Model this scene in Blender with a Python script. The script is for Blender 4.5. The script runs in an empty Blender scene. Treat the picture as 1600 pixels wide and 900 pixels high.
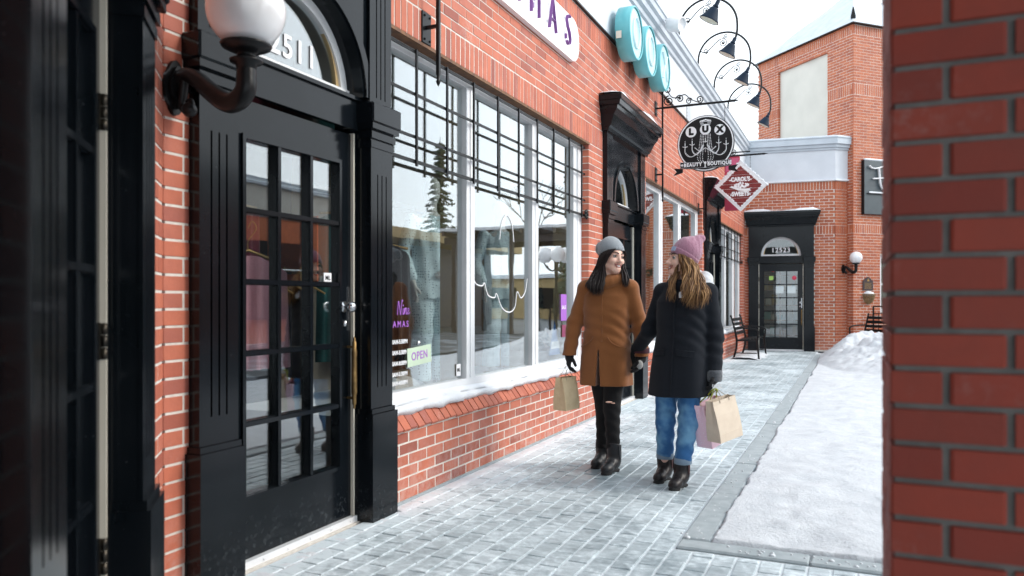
import bpy, bmesh, math, random
import numpy as np
from mathutils import Vector, Matrix
random.seed(7)
rng = np.random.default_rng(5)
SC = bpy.context.scene
COL = SC.collection
PI = math.pi

# ------------------------------------------------------------------ camera
TH = math.radians(24.03)
EYE = 1.22
cam_d = bpy.data.cameras.new('camera')
cam_d.sensor_width = 36.0
cam_d.lens = 27.0
cam_d.shift_y = 0.0131
cam_d.clip_start = 0.05
cam_d.clip_end = 600
cam_d.dof.use_dof = True
cam_d.dof.focus_distance = 7.3
cam_d.dof.aperture_fstop = 2.7
cam = bpy.data.objects.new('camera', cam_d)
cam.location = (0, 0, EYE)
cam.rotation_euler = (PI/2, 0, TH)
COL.objects.link(cam)
SC.camera = cam

# ------------------------------------------------------------------ sky, sun, exposure
SUN_EL, SUN_AZ = math.radians(32), math.radians(72)      # azimuth clockwise from +Y
w = bpy.data.worlds.new('World'); SC.world = w; w.use_nodes = True
nt = w.node_tree; nt.nodes.clear()
sky = nt.nodes.new('ShaderNodeTexSky'); sky.sky_type = 'NISHITA'; sky.sun_disc = False
sky.sun_elevation = SUN_EL; sky.sun_rotation = SUN_AZ
sky.air_density = 1.0; sky.dust_density = 3.0; sky.ozone_density = 1.0
hs = nt.nodes.new('ShaderNodeHueSaturation'); hs.inputs['Saturation'].default_value = 0.33
bg = nt.nodes.new('ShaderNodeBackground'); bg.inputs['Strength'].default_value = 0.15
wo = nt.nodes.new('ShaderNodeOutputWorld')
ov = nt.nodes.new('ShaderNodeMix'); ov.data_type = 'RGBA'; ov.inputs[0].default_value = 0.72      # bright even cloud over the clear sky
ov.inputs[7].default_value = (7.0, 7.7, 8.3, 1)
nt.links.new(sky.outputs[0], hs.inputs['Color']); nt.links.new(hs.outputs[0], ov.inputs[6]); nt.links.new(ov.outputs[2], bg.inputs['Color'])
nt.links.new(bg.outputs[0], wo.inputs['Surface'])
sd = bpy.data.lights.new('sun', 'SUN'); sd.energy = 0.9; sd.angle = math.radians(14); sd.color = (1.0, .93, .84)
sun = bpy.data.objects.new('sun', sd)
sv = Vector((math.sin(SUN_AZ)*math.cos(SUN_EL), math.cos(SUN_AZ)*math.cos(SUN_EL), math.sin(SUN_EL)))
sun.rotation_euler = sv.to_track_quat('Z', 'Y').to_euler(); sun.location = (8, 6, 12)
COL.objects.link(sun)
SC.view_settings.view_transform = 'Standard'; SC.view_settings.look = 'None'
SC.view_settings.gamma = 1.0; SC.view_settings.use_curve_mapping = False
SC.view_settings.exposure = 0.9
SC.render.engine = 'CYCLES'
SC.cycles.use_denoising = True
SC.cycles.max_bounces = 10; SC.cycles.transparent_max_bounces = 24
SC.cycles.glossy_bounces = 5; SC.cycles.diffuse_bounces = 4
SC.cycles.caustics_reflective = False; SC.cycles.caustics_refractive = False
SC.cycles.sample_clamp_indirect = 6.0

# ------------------------------------------------------------------ mesh builder
WO = {}                                   # world origin of every object by name
class MB:
    def __init__(s): s.v = []; s.f = []; s.mi = []; s.sm = []; s.M = None; s.flip = False
    def frame(s, M):
        s.M = M; s.flip = (M is not None and M.to_3x3().determinant() < 0); return s
    def add(s, vs, fs, mat=0, smooth=False):
        o = len(s.v)
        if s.M is not None: vs = [s.M @ Vector(p) for p in vs]
        s.v.extend([tuple(p) for p in vs])
        for f in fs:
            f = [o+i for i in f]
            s.f.append(f[::-1] if s.flip else f); s.mi.append(mat); s.sm.append(smooth)
        return s
    def box(s, x0, x1, y0, y1, z0, z1, mat=0):
        vs = [(x0,y0,z0),(x1,y0,z0),(x1,y1,z0),(x0,y1,z0),(x0,y0,z1),(x1,y0,z1),(x1,y1,z1),(x0,y1,z1)]
        return s.add(vs, [(3,2,1,0),(4,5,6,7),(0,1,5,4),(1,2,6,5),(2,3,7,6),(3,0,4,7)], mat)
    def cbox(s, x0, x1, y0, y1, z0, z1, c=.004, mat=0):     # box with all twelve edges chamfered
        c = min(c, (x1-x0)*.45, (y1-y0)*.45, (z1-z0)*.45)
        def ringz(z, i): return [(x0+i,y0+i,z),(x1-i,y0+i,z),(x1-i,y1-i,z),(x0+i,y1-i,z)]
        def oct8(z): return [(x0+c,y0,z),(x1-c,y0,z),(x1,y0+c,z),(x1,y1-c,z),(x1-c,y1,z),(x0+c,y1,z),(x0,y1-c,z),(x0,y0+c,z)]
        vs = ringz(z0,c)+oct8(z0+c)+oct8(z1-c)+ringz(z1,c)
        fs = [(3,2,1,0),(20,21,22,23)]
        for a,b in ((4,12),):
            for i in range(8): j=(i+1)%8; fs.append((a+i,a+j,b+j,b+i))
        q=[(0,1),(1,2),(2,3),(3,0)]
        for n,(i,j) in enumerate(q):
            e0=4+2*n; e1=e0+1; fs.append((i,j,e1,e0))
            e2=4+((2*n+2)%8); fs.append((j,e2,e1))
            t0=12+2*n; t1=t0+1; fs.append((t0,t1,20+j,20+i))
            t2=12+((2*n+2)%8); fs.append((t1,t2,20+j))
        return s.add(vs, fs, mat)
    def prism(s, poly, h0, h1, mat=0, axes=None, smooth=False):   # ccw polygon in (x,y), extruded along z; axes remaps
        n = len(poly)
        vs = [(p[0],p[1],h0) for p in poly]+[(p[0],p[1],h1) for p in poly]
        fl = False
        if axes:
            vs = [tuple(v[axes[k]] for k in range(3)) for v in vs]
            fl = axes in ((0,2,1),(2,1,0),(1,0,2))
        fs = [tuple(range(n-1,-1,-1)), tuple(range(n,2*n))]
        fs2 = [(i,(i+1)%n,n+(i+1)%n,n+i) for i in range(n)]
        if fl: fs=[f[::-1] for f in fs]; fs2=[f[::-1] for f in fs2]
        k=len(s.f); s.add(vs, fs, mat); 
        return s.add(vs, fs2, mat, smooth)
    def tube(s, pts, r, seg=8, mat=0, caps=True, smooth=True, flat=1.0):
        pts=[Vector(p) for p in pts]; n=len(pts)
        rs = r if isinstance(r,(list,tuple)) else [r]*n
        vs=[]; up=None
        for i,p in enumerate(pts):
            t=(pts[min(i+1,n-1)]-pts[max(i-1,0)])
            if t.length<1e-9: t=Vector((0,0,1))
            t.normalize()
            if up is None:
                up = Vector((0,0,1)) if abs(t.z)<.9 else Vector((1,0,0))
            a=t.cross(up); 
            if a.length<1e-6: a=t.cross(Vector((0,1,0)))
            a.normalize(); b=a.cross(t).normalized(); up=b
            for k in range(seg):
                an=2*PI*k/seg
                vs.append(p+a*(math.cos(an)*rs[i])+b*(math.sin(an)*rs[i]*flat))
        fs=[]
        for i in range(n-1):
            for k in range(seg):
                k2=(k+1)%seg
                fs.append((i*seg+k,(i+1)*seg+k,(i+1)*seg+k2,i*seg+k2))
        s.add(vs,fs,mat,smooth)
        if caps: s.add([vs[k] for k in range(seg)],[tuple(range(seg))],mat); s.add([vs[(n-1)*seg+k] for k in range(seg)],[tuple(range(seg-1,-1,-1))],mat)
        return s
    def lathe(s, prof, c, ax=(0,0,1), seg=16, mat=0, smooth=True, arc=(0,2*PI)):   # profile of (radius, height)
        ax=Vector(ax).normalized(); c=Vector(c)
        a=ax.cross(Vector((0,0,1)) if abs(ax.z)<.9 else Vector((1,0,0))).normalized(); b=ax.cross(a)
        full=abs(arc[1]-arc[0]-2*PI)<1e-6; ns=seg if full else seg+1
        vs=[]; fs=[]
        for r_,h in prof:
            for k in range(ns):
                an=arc[0]+(arc[1]-arc[0])*k/seg
                vs.append(c+ax*h+a*(math.cos(an)*r_)+b*(math.sin(an)*r_))
        for i in range(len(prof)-1):
            for k in range(seg):
                k2=(k+1)%ns
                fs.append((i*ns+k,i*ns+k2,(i+1)*ns+k2,(i+1)*ns+k))
        return s.add(vs,fs,mat,smooth)
    def ball(s, c, r, seg=20, rings=12, sc=(1,1,1), mat=0):
        c=Vector(c); vs=[]; fs=[]
        for i in range(rings+1):
            ph=PI*i/rings
            for k in range(seg):
                an=2*PI*k/seg
                vs.append((c.x+sc[0]*r*math.sin(ph)*math.cos(an), c.y+sc[1]*r*math.sin(ph)*math.sin(an), c.z-sc[2]*r*math.cos(ph)))
        for i in range(rings):
            for k in range(seg):
                k2=(k+1)%seg
                q=(i*seg+k,i*seg+k2,(i+1)*seg+k2,(i+1)*seg+k)
                if i==0: q=(q[0],q[2],q[3])
                elif i==rings-1: q=(q[0],q[1],q[2])
                fs.append(q)
        return s.add(vs,fs,mat,True)
    def build(s, name, mats, parent=None, origin=None):
        if not isinstance(mats,(list,tuple)): mats=[mats]
        if origin is None:
            if parent is not None: origin=WO[parent.name]
            else:
                A=np.array(s.v); lo=A.min(0); hi=A.max(0); origin=Vector(((lo[0]+hi[0])/2,(lo[1]+hi[1])/2,lo[2]))
        origin=Vector(origin)
        me=bpy.data.meshes.new(name)
        A=np.array(s.v,dtype=np.float64)-np.array(origin)
        me.from_pydata(A.tolist(),[],s.f)
        for m in mats: me.materials.append(m)
        me.polygons.foreach_set('material_index',s.mi); me.polygons.foreach_set('use_smooth',s.sm)
        me.update()
        return link(name,me,parent,origin)
def link(name, me, parent=None, origin=(0,0,0), rot=None):
    o=bpy.data.objects.new(name,me); COL.objects.link(o); origin=Vector(origin)
    if parent is not None:
        o.parent=parent; o.location=origin-WO[parent.name]
    else: o.location=origin
    if rot is not None: o.rotation_euler=rot
    WO[o.name]=origin
    return o
def thing(name, label, cat, loc, group=None):
    o=link(name,None,None,loc); o.empty_display_size=.1
    o['label']=label; o['category']=cat
    if group: o['group']=group
    return o
def tag(o, label=None, cat=None, group=None, kind=None):
    if label: o['label']=label
    if cat: o['category']=cat
    if group: o['group']=group
    if kind: o['kind']=kind
    return o
def dup_tree(o, delta, label, parent=None):
    c=o.copy(); COL.objects.link(c)
    WO[c.name]=WO[o.name]+Vector(delta)
    if parent is not None: c.parent=parent
    else: c.location=o.location+Vector(delta)
    if label: c['label']=label
    for ch in list(o.children): dup_tree(ch, delta, None, c)
    return c
class Fr:                                   # a wall frame: a along the wall, n outwards, z up
    def __init__(s, O, a, n):
        s.O=Vector((O[0],O[1],0)); s.a=Vector((a[0],a[1],0)).normalized(); s.n=Vector((n[0],n[1],0)).normalized()
        M=Matrix.Identity(4)
        for i in range(3): M[i][0]=s.a[i]; M[i][1]=s.n[i]; M[i][2]=(0,0,1)[i]; M[i][3]=s.O[i]
        s.M=M
        s.right = s.a if s.a.cross(Vector((0,0,1))).dot(s.n)>0 else -s.a      # reading direction seen from outside
    def pt(s,a,n,z): return s.M@Vector((a,n,z))
    def mb(s): return MB().frame(s.M)
def smooth_pts(ctrl, n=8):                  # Catmull-Rom through control points
    P=[Vector(p) for p in ctrl]; out=[]
    for i in range(len(P)-1):
        p0=P[max(i-1,0)]; p1=P[i]; p2=P[i+1]; p3=P[min(i+2,len(P)-1)]
        for k in range(n):
            t=k/n
            out.append(0.5*((2*p1)+(p2-p0)*t+(2*p0-5*p1+4*p2-p3)*t*t+(3*p1-p0-3*p2+p3)*t**3))
    out.append(P[-1]); return out
def text_geo(body, size, extrude=0.0, bold=0.0, spacing=1.0, shear=0.0):
    cu=bpy.data.curves.new('text','FONT'); cu.body=body; cu.size=size; cu.extrude=extrude; cu.offset=bold
    cu.space_character=spacing; cu.shear=shear; cu.align_x='CENTER'; cu.align_y='CENTER'; cu.resolution_u=3
    o=bpy.data.objects.new('text',cu); COL.objects.link(o)
    dg=bpy.context.evaluated_depsgraph_get(); me=bpy.data.meshes.new_from_object(o.evaluated_get(dg))
    vs=[tuple(v.co) for v in me.vertices]; fs=[tuple(p.vertices) for p in me.polygons]
    bpy.data.objects.remove(o); bpy.data.curves.remove(cu); bpy.data.meshes.remove(me)
    return vs,fs
def plane_M(o, right, up):
    r=Vector(right).normalized(); u=Vector(up).normalized(); n=r.cross(u)
    M=Matrix.Identity(4)
    for i in range(3): M[i][0]=r[i]; M[i][1]=u[i]; M[i][2]=n[i]; M[i][3]=o[i]
    return M
def add_text(mb, body, size, o, right, up, mat=0, extrude=.002, bold=0.0, spacing=1.0, shear=0.0, sx=1.0):
    vs,fs=text_geo(body,size,extrude,bold,spacing,shear)
    keepM,keepF=mb.M,mb.flip
    mb.frame(plane_M(o,right,up)); mb.add([(x*sx,y,z) for x,y,z in vs],fs,mat)
    mb.M,mb.flip=keepM,keepF

# ------------------------------------------------------------------ materials
def new_mat(name):
    m=bpy.data.materials.new(name); m.use_nodes=True; nt=m.node_tree
    b=nt.nodes['Principled BSDF']; return m,nt,b
def N(nt,t,**kw):
    n=nt.nodes.new(t)
    for k,v in kw.items():
        if k in n.inputs: n.inputs[k].default_value=v
        else: setattr(n,k,v)
    return n
def mixc(nt,fac,c1,c2):
    n=nt.nodes.new('ShaderNodeMix'); n.data_type='RGBA'
    for sock,val in ((n.inputs[0],fac),(n.inputs[6],c1),(n.inputs[7],c2)):
        if hasattr(val,'is_output'): nt.links.new(val,sock)
        elif isinstance(val,(int,float)): sock.default_value=val
        else: sock.default_value=(*val[:3],1)
    return n.outputs[2]
def ramp(nt,src,stops):
    n=nt.nodes.new('ShaderNodeValToRGB'); e=n.color_ramp.elements
    while len(e)<len(stops): e.new(.5)
    for i,(p,c) in enumerate(stops):
        e[i].position=p; e[i].color=(*c,1) if not isinstance(c,(int,float)) else (c,c,c,1)
    nt.links.new(src,n.inputs[0]); return n.outputs[0]
def noise(nt,scale,detail=4,rough=.55,vec=None,dist=0.0):
    n=N(nt,'ShaderNodeTexNoise',Scale=scale,Detail=detail,Roughness=rough,Distortion=dist)
    if vec is None: vec=N(nt,'ShaderNodeNewGeometry').outputs['Position']
    nt.links.new(vec,n.inputs['Vector']); return n.outputs['Fac']
def bump(nt,b,h,strength=.3,dist=.01):
    n=N(nt,'ShaderNodeBump',Strength=strength,Distance=dist); nt.links.new(h,n.inputs['Height']); nt.links.new(n.outputs[0],b.inputs['Normal'])
def stretch(nt,sx,sy,sz):
    g=N(nt,'ShaderNodeNewGeometry'); m=N(nt,'ShaderNodeMapping'); m.inputs['Scale'].default_value=(sx,sy,sz)
    nt.links.new(g.outputs['Position'],m.inputs['Vector']); return m.outputs[0]
def pm(name, c1, c2=None, sc=6, rough=.5, metal=0.0, bs=0, bst=.2, coat=0.0, lo=.35, hi=.65, sheen=0.0, spec=.5, rvar=0.0, bd=.01):
    m,nt,b=new_mat(name)
    b.inputs['Roughness'].default_value=rough; b.inputs['Metallic'].default_value=metal
    b.inputs['Coat Weight'].default_value=coat; b.inputs['Coat Roughness'].default_value=.12
    b.inputs['Specular IOR Level'].default_value=spec; b.inputs['Sheen Weight'].default_value=sheen
    if c2 is None: c2=tuple(x*.86 for x in c1)
    f=ramp(nt,noise(nt,sc,5),[(lo,0.),(hi,1.)])
    nt.links.new(mixc(nt,f,c1,c2),b.inputs['Base Color'])
    if rvar:
        r=N(nt,'ShaderNodeMapRange'); r.inputs[3].default_value=rough; r.inputs[4].default_value=rough+rvar
        nt.links.new(noise(nt,sc*2.3,4),r.inputs[0]); nt.links.new(r.outputs[0],b.inputs['Roughness'])
    if bs: bump(nt,b,noise(nt,bs,4,.6),bst,bd)
    return m
def brick_mat(name, tones, grime=.25):
    m,nt,b=new_mat(name)
    oi=N(nt,'ShaderNodeObjectInfo'); g=N(nt,'ShaderNodeNewGeometry')
    ad=N(nt,'ShaderNodeMath',operation='ADD'); fr=N(nt,'ShaderNodeMath',operation='FRACT')
    nt.links.new(oi.outputs['Random'],ad.inputs[0]); nt.links.new(g.outputs['Random Per Island'],ad.inputs[1]); nt.links.new(ad.outputs[0],fr.inputs[0])
    base=ramp(nt,fr.outputs[0],tones)
    dk=mixc(nt,ramp(nt,noise(nt,9,6,.65),[(.35,0.),(.7,1.)]),base,(.16,.055,.045)); 
    base=mixc(nt,.28,base,dk)
    sp=ramp(nt,noise(nt,3.1,7,.7),[(.58,0.),(.74,1.)]); sp2=ramp(nt,noise(nt,55,3,.7),[(.45,0.),(.62,1.)])
    mu=N(nt,'ShaderNodeMath',operation='MULTIPLY'); nt.links.new(sp,mu.inputs[0]); nt.links.new(sp2,mu.inputs[1])
    mu2=N(nt,'ShaderNodeMath',operation='MULTIPLY'); nt.links.new(mu.outputs[0],mu2.inputs[0]); mu2.inputs[1].default_value=grime
    sx=N(nt,'ShaderNodeSeparateXYZ'); nt.links.new(g.outputs['Position'],sx.inputs[0]); mz=N(nt,'ShaderNodeMapRange'); mz.inputs[1].default_value=.42; mz.inputs[2].default_value=.0; mz.inputs[4].default_value=.55; nt.links.new(sx.outputs['Z'],mz.inputs[0])   # salt bloom rising from the pavement
    mz2=N(nt,'ShaderNodeMath',operation='MULTIPLY'); nt.links.new(mz.outputs[0],mz2.inputs[0]); nt.links.new(ramp(nt,noise(nt,11,7,.75),[(.42,0.),(.62,1.)]),mz2.inputs[1])
    base=mixc(nt,mz2.outputs[0],base,(.56,.40,.36))
    nt.links.new(mixc(nt,mu2.outputs[0],base,(.55,.5,.47)),b.inputs['Base Color'])
    b.inputs['Roughness'].default_value=.6; b.inputs['Specular IOR Level'].default_value=.28
    bump(nt,b,noise(nt,90,4,.65),.35,.004)
    return m
BR_T=[(0.0,(.31,.096,.070)),(.10,(.46,.132,.080)),(.5,(.55,.166,.096)),(.85,(.52,.168,.108)),(1.0,(.38,.122,.090))]
M={}
M['brick']=brick_mat('red_brick',BR_T,.55)
M['brick_far']=brick_mat('orange_brick',[(0.0,(.36,.10,.052)),(.4,(.46,.135,.062)),(.8,(.50,.155,.072)),(1.0,(.40,.115,.06))],.3)
M['brick_dark']=brick_mat('deep_red_brick',[(0.0,(.22,.040,.028)),(.3,(.34,.054,.034)),(.65,(.39,.064,.038)),(1.0,(.29,.052,.034))],.25)
M['mortar']=pm('pale_mortar',(.72,.68,.62),(.60,.56,.51),22,.9,bs=140,bst=.4,bd=.004)
M['mortar_grey']=pm('grey_mortar',(.22,.21,.195),(.16,.155,.145),22,.92,bs=140,bst=.5,bd=.004)
M['black']=pm('black_gloss_paint',(.004,.006,.008),(.007,.009,.012),3,.10,spec=.24,rvar=.08)
M['iron']=pm('black_iron',(.006,.007,.008),(.010,.010,.011),30,.34,spec=.22,bs=120,bst=.15,bd=.002)
M['white_paint']=pm('white_window_paint',(.78,.79,.80),(.70,.71,.73),4,.4,bs=200,bst=.05,bd=.002)
M['stucco']=pm('pale_grey_stucco',(.63,.66,.70),(.57,.60,.64),2.2,.8,bs=220,bst=.25,bd=.003)
M['beige']=pm('beige_stucco',(.60,.57,.51),(.54,.515,.46),1.6,.85,bs=160,bst=.25,bd=.003)
M['trim_grey']=pm('grey_cornice_paint',(.50,.55,.60),(.44,.49,.54),3,.55)
M['snow']=pm('snow',(.76,.785,.815),(.68,.71,.75),7,.75,bs=45,bst=.45,spec=.25,bd=.012)
M['brass']=pm('worn_brass',(.42,.27,.11),(.20,.13,.06),18,.35,metal=1.0,rvar=.2)
M['steel']=pm('brushed_steel',(.55,.56,.58),(.45,.46,.48),40,.25,metal=1.0)
M['globe']=pm('milk_glass_globe',(.84,.84,.85),(.80,.80,.82),3,.16,coat=.4)
M['concrete']=pm('concrete',(.39,.435,.455),(.31,.355,.375),12,.9,bs=120,bst=.35,bd=.004)
M['teal']=pm('turquoise_sign_side',(.13,.46,.50),(.10,.41,.46),5,.35)
M['teal_face']=pm('pale_turquoise_sign_face',(.55,.80,.84),(.45,.74,.79),3,.25)
M['wood_floor']=pm('wooden_floor',(.30,.17,.08),(.20,.11,.05),9,.4)
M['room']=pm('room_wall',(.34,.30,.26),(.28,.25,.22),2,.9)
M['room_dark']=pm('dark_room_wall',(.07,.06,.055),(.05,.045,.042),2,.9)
M['tan']=pm('tan_wall',(.50,.36,.18),(.44,.32,.16),3,.9)
M['purple']=pm('purple_lettering',(.20,.07,.27),(.17,.06,.24),5,.5)
M['violet']=pm('violet_film',(.36,.12,.52),(.33,.11,.48),5,.5)
M['white']=pm('white_print',(.82,.82,.83),(.78,.78,.8),5,.5)
M['blackprint']=pm('black_print',(.010,.009,.010),(.013,.012,.013),5,.5,spec=.2)
M['red_sign']=pm('red_sign_board',(.21,.016,.015),(.15,.012,.012),14,.5)
M['crimson']=pm('crimson_board',(.42,.03,.07),(.36,.028,.06),8,.5)
M['navy']=pm('dark_blue_enamel',(.012,.024,.045),(.009,.018,.034),8,.6,spec=.12)
M['cream']=pm('cream_enamel',(.75,.70,.6),(.7,.65,.55),8,.4)
M['slate']=pm('slate_sign_panel',(.055,.075,.085),(.045,.062,.072),8,.4)
M['bronze']=pm('dark_bronze',(.045,.035,.04),(.06,.045,.05),14,.45)
M['gold']=pm('gold_leaf',(.55,.36,.12),(.45,.30,.1),14,.4,metal=.6)
def glass(name, tint=(.95,.98,.98), f0=.10):
    """clear double glazing: same reflection from both sides, by the angle of view"""
    m=bpy.data.materials.new(name); m.use_nodes=True; nt=m.node_tree; nt.nodes.clear()
    t=N(nt,'ShaderNodeBsdfTransparent'); t.inputs[0].default_value=(*tint,1)
    g=N(nt,'ShaderNodeBsdfGlossy'); g.inputs['Roughness'].default_value=.012; g.inputs['Color'].default_value=(.97,.99,1,1)
    bn=N(nt,'ShaderNodeBump',Strength=.04,Distance=.02); nt.links.new(noise(nt,2.2,2,.4),bn.inputs['Height']); nt.links.new(bn.outputs[0],g.inputs['Normal'])
    ge=N(nt,'ShaderNodeNewGeometry'); dt=N(nt,'ShaderNodeVectorMath',operation='DOT_PRODUCT'); nt.links.new(ge.outputs['Normal'],dt.inputs[0]); nt.links.new(ge.outputs['Incoming'],dt.inputs[1])
    def mth(op,a,b=None):
        n=N(nt,'ShaderNodeMath',operation=op)
        for k,v in enumerate((a,b)):
            if v is None: continue
            if hasattr(v,'is_output'): nt.links.new(v,n.inputs[k])
            else: n.inputs[k].default_value=v
        return n.outputs[0]
    c=mth('ABSOLUTE',dt.outputs['Value']); p=mth('POWER',mth('SUBTRACT',1.0,c),2.3); fz=mth('ADD',mth('MULTIPLY',p,1-f0),f0)
    mx=N(nt,'ShaderNodeMixShader'); o=N(nt,'ShaderNodeOutputMaterial')
    nt.links.new(fz,mx.inputs[0]); nt.links.new(t.outputs[0],mx.inputs[1]); nt.links.new(g.outputs[0],mx.inputs[2]); nt.links.new(mx.outputs[0],o.inputs[0])
    return m
M['glass']=glass('shop_window_glass')
def paver_mat():
    m,nt,b=new_mat('frosted_paver')
    oi=N(nt,'ShaderNodeObjectInfo'); g=N(nt,'ShaderNodeNewGeometry')
    ad=N(nt,'ShaderNodeMath',operation='ADD'); fr=N(nt,'ShaderNodeMath',operation='FRACT')
    nt.links.new(oi.outputs['Random'],ad.inputs[0]); nt.links.new(g.outputs['Random Per Island'],ad.inputs[1]); nt.links.new(ad.outputs[0],fr.inputs[0])
    stone=ramp(nt,fr.outputs[0],[(0.,(.13,.18,.205)),(.5,(.185,.24,.265)),(1.,(.25,.305,.33))])
    f1=noise(nt,1.3,6,.6); f2=noise(nt,14,7,.72,dist=.6); f3=noise(nt,1,8,.75,vec=stretch(nt,9,26,9))
    a=N(nt,'ShaderNodeMath',operation='ADD'); nt.links.new(f1,a.inputs[0]); nt.links.new(f2,a.inputs[1])
    a2=N(nt,'ShaderNodeMath',operation='ADD'); nt.links.new(a.outputs[0],a2.inputs[0]); nt.links.new(f3,a2.inputs[1])
    dv=N(nt,'ShaderNodeMath',operation='DIVIDE'); nt.links.new(a2.outputs[0],dv.inputs[0]); dv.inputs[1].default_value=3.0
    px=N(nt,'ShaderNodeSeparateXYZ'); nt.links.new(g.outputs['Position'],px.inputs[0]); mr=N(nt,'ShaderNodeMapRange'); mr.inputs[1].default_value=-1.95; mr.inputs[2].default_value=-2.48; mr.inputs[3].default_value=0; mr.inputs[4].default_value=.10; nt.links.new(px.outputs['X'],mr.inputs[0])   # blown snow gathers along the wall
    gd=N(nt,'ShaderNodeVectorMath',operation='DISTANCE'); gd.inputs[1].default_value=(-1.62,5.22,0); nt.links.new(g.outputs['Position'],gd.inputs[0]); m2=N(nt,'ShaderNodeMapRange'); m2.inputs[1].default_value=.15; m2.inputs[2].default_value=.65; m2.inputs[3].default_value=-.11; m2.inputs[4].default_value=0; nt.links.new(gd.outputs['Value'],m2.inputs[0])   # scuffed, half melted patch that also paints in contact shade under the feet
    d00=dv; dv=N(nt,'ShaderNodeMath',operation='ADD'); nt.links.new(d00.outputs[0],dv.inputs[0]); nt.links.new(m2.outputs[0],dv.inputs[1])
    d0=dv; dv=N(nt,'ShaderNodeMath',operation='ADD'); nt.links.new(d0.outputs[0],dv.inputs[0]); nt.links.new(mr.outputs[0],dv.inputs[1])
    fr2=ramp(nt,dv.outputs[0],[(.40,0.08),(.49,.46),(.57,.98)])
    nt.links.new(mixc(nt,fr2,stone,(.70,.78,.82)),b.inputs['Base Color'])
    nt.links.new(ramp(nt,dv.outputs[0],[(.38,.28),(.55,.7)]),b.inputs['Roughness'])
    bump(nt,b,f2,.35,.006); return m
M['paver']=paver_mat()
def snow_trodden():
    m,nt,b=new_mat('trodden_snow')
    f=noise(nt,5,7,.7); d=ramp(nt,noise(nt,38,5,.7),[(.60,0.),(.72,1.)]); d2=ramp(nt,noise(nt,1.6,5,.6),[(.45,0.),(.7,1.)])
    mu=N(nt,'ShaderNodeMath',operation='MULTIPLY'); nt.links.new(d,mu.inputs[0]); nt.links.new(d2,mu.inputs[1])
    base=mixc(nt,ramp(nt,f,[(.35,0.),(.65,1.)]),(.69,.715,.745),(.57,.60,.635))
    nt.links.new(mixc(nt,mu.outputs[0],base,(.36,.35,.34)),b.inputs['Base Color'])
    b.inputs['Roughness'].default_value=.8; b.inputs['Specular IOR Level'].default_value=.2
    base=mixc(nt,ramp(nt,noise(nt,1,8,.8,vec=stretch(nt,60,24,60)),[(.56,0.),(.66,.35)]),base,(.42,.47,.51))
    nt.links.new(mixc(nt,mu.outputs[0],base,(.36,.35,.34)),b.inputs['Base Color'])
    a=N(nt,'ShaderNodeMath',operation='ADD'); nt.links.new(noise(nt,9,6,.7),a.inputs[0]); nt.links.new(noise(nt,40,5,.7),a.inputs[1])
    bump(nt,b,a.outputs[0],.65,.02); return m
M['snow_ground']=snow_trodden()
M['joint']=pm('snow_filled_joint',(.70,.75,.78),(.58,.63,.66),16,.85,bs=60,bst=.4)
M['rust']=pm('rusty_brown_lintel',(.22,.10,.04),(.10,.05,.03),20,.7)
M['snow_roof']=pm('roof_snow',(.58,.62,.66),(.50,.54,.59),4,.8,bs=8,bst=.3,spec=.2)
M['hinge']=pm('worn_hinge_steel',(.10,.085,.065),(.03,.028,.026),40,.4,metal=.8)
def dusty(m,amount=.5,top=.34):
    """dried salt splash at the foot of painted joinery"""
    nt=m.node_tree; b=nt.nodes['Principled BSDF']; src=b.inputs['Base Color'].links[0].from_socket
    g=N(nt,'ShaderNodeNewGeometry'); sx=N(nt,'ShaderNodeSeparateXYZ'); nt.links.new(g.outputs['Position'],sx.inputs[0]); mz=N(nt,'ShaderNodeMapRange'); mz.inputs[1].default_value=top; mz.inputs[2].default_value=0; mz.inputs[4].default_value=amount; nt.links.new(sx.outputs['Z'],mz.inputs[0])
    mu=N(nt,'ShaderNodeMath',operation='MULTIPLY'); nt.links.new(mz.outputs[0],mu.inputs[0]); nt.links.new(ramp(nt,noise(nt,34,7,.8),[(.54,0.),(.70,1.)]),mu.inputs[1])
    sp=ramp(nt,noise(nt,75,3,.6),[(.70,0.),(.745,.16)]); ad=N(nt,'ShaderNodeMath',operation='MAXIMUM'); nt.links.new(mu.outputs[0],ad.inputs[0]); nt.links.new(sp,ad.inputs[1])
    nt.links.new(mixc(nt,ad.outputs[0],src,(.26,.29,.31)),b.inputs['Base Color'])
dusty(M['black'],.32,.26)
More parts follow.
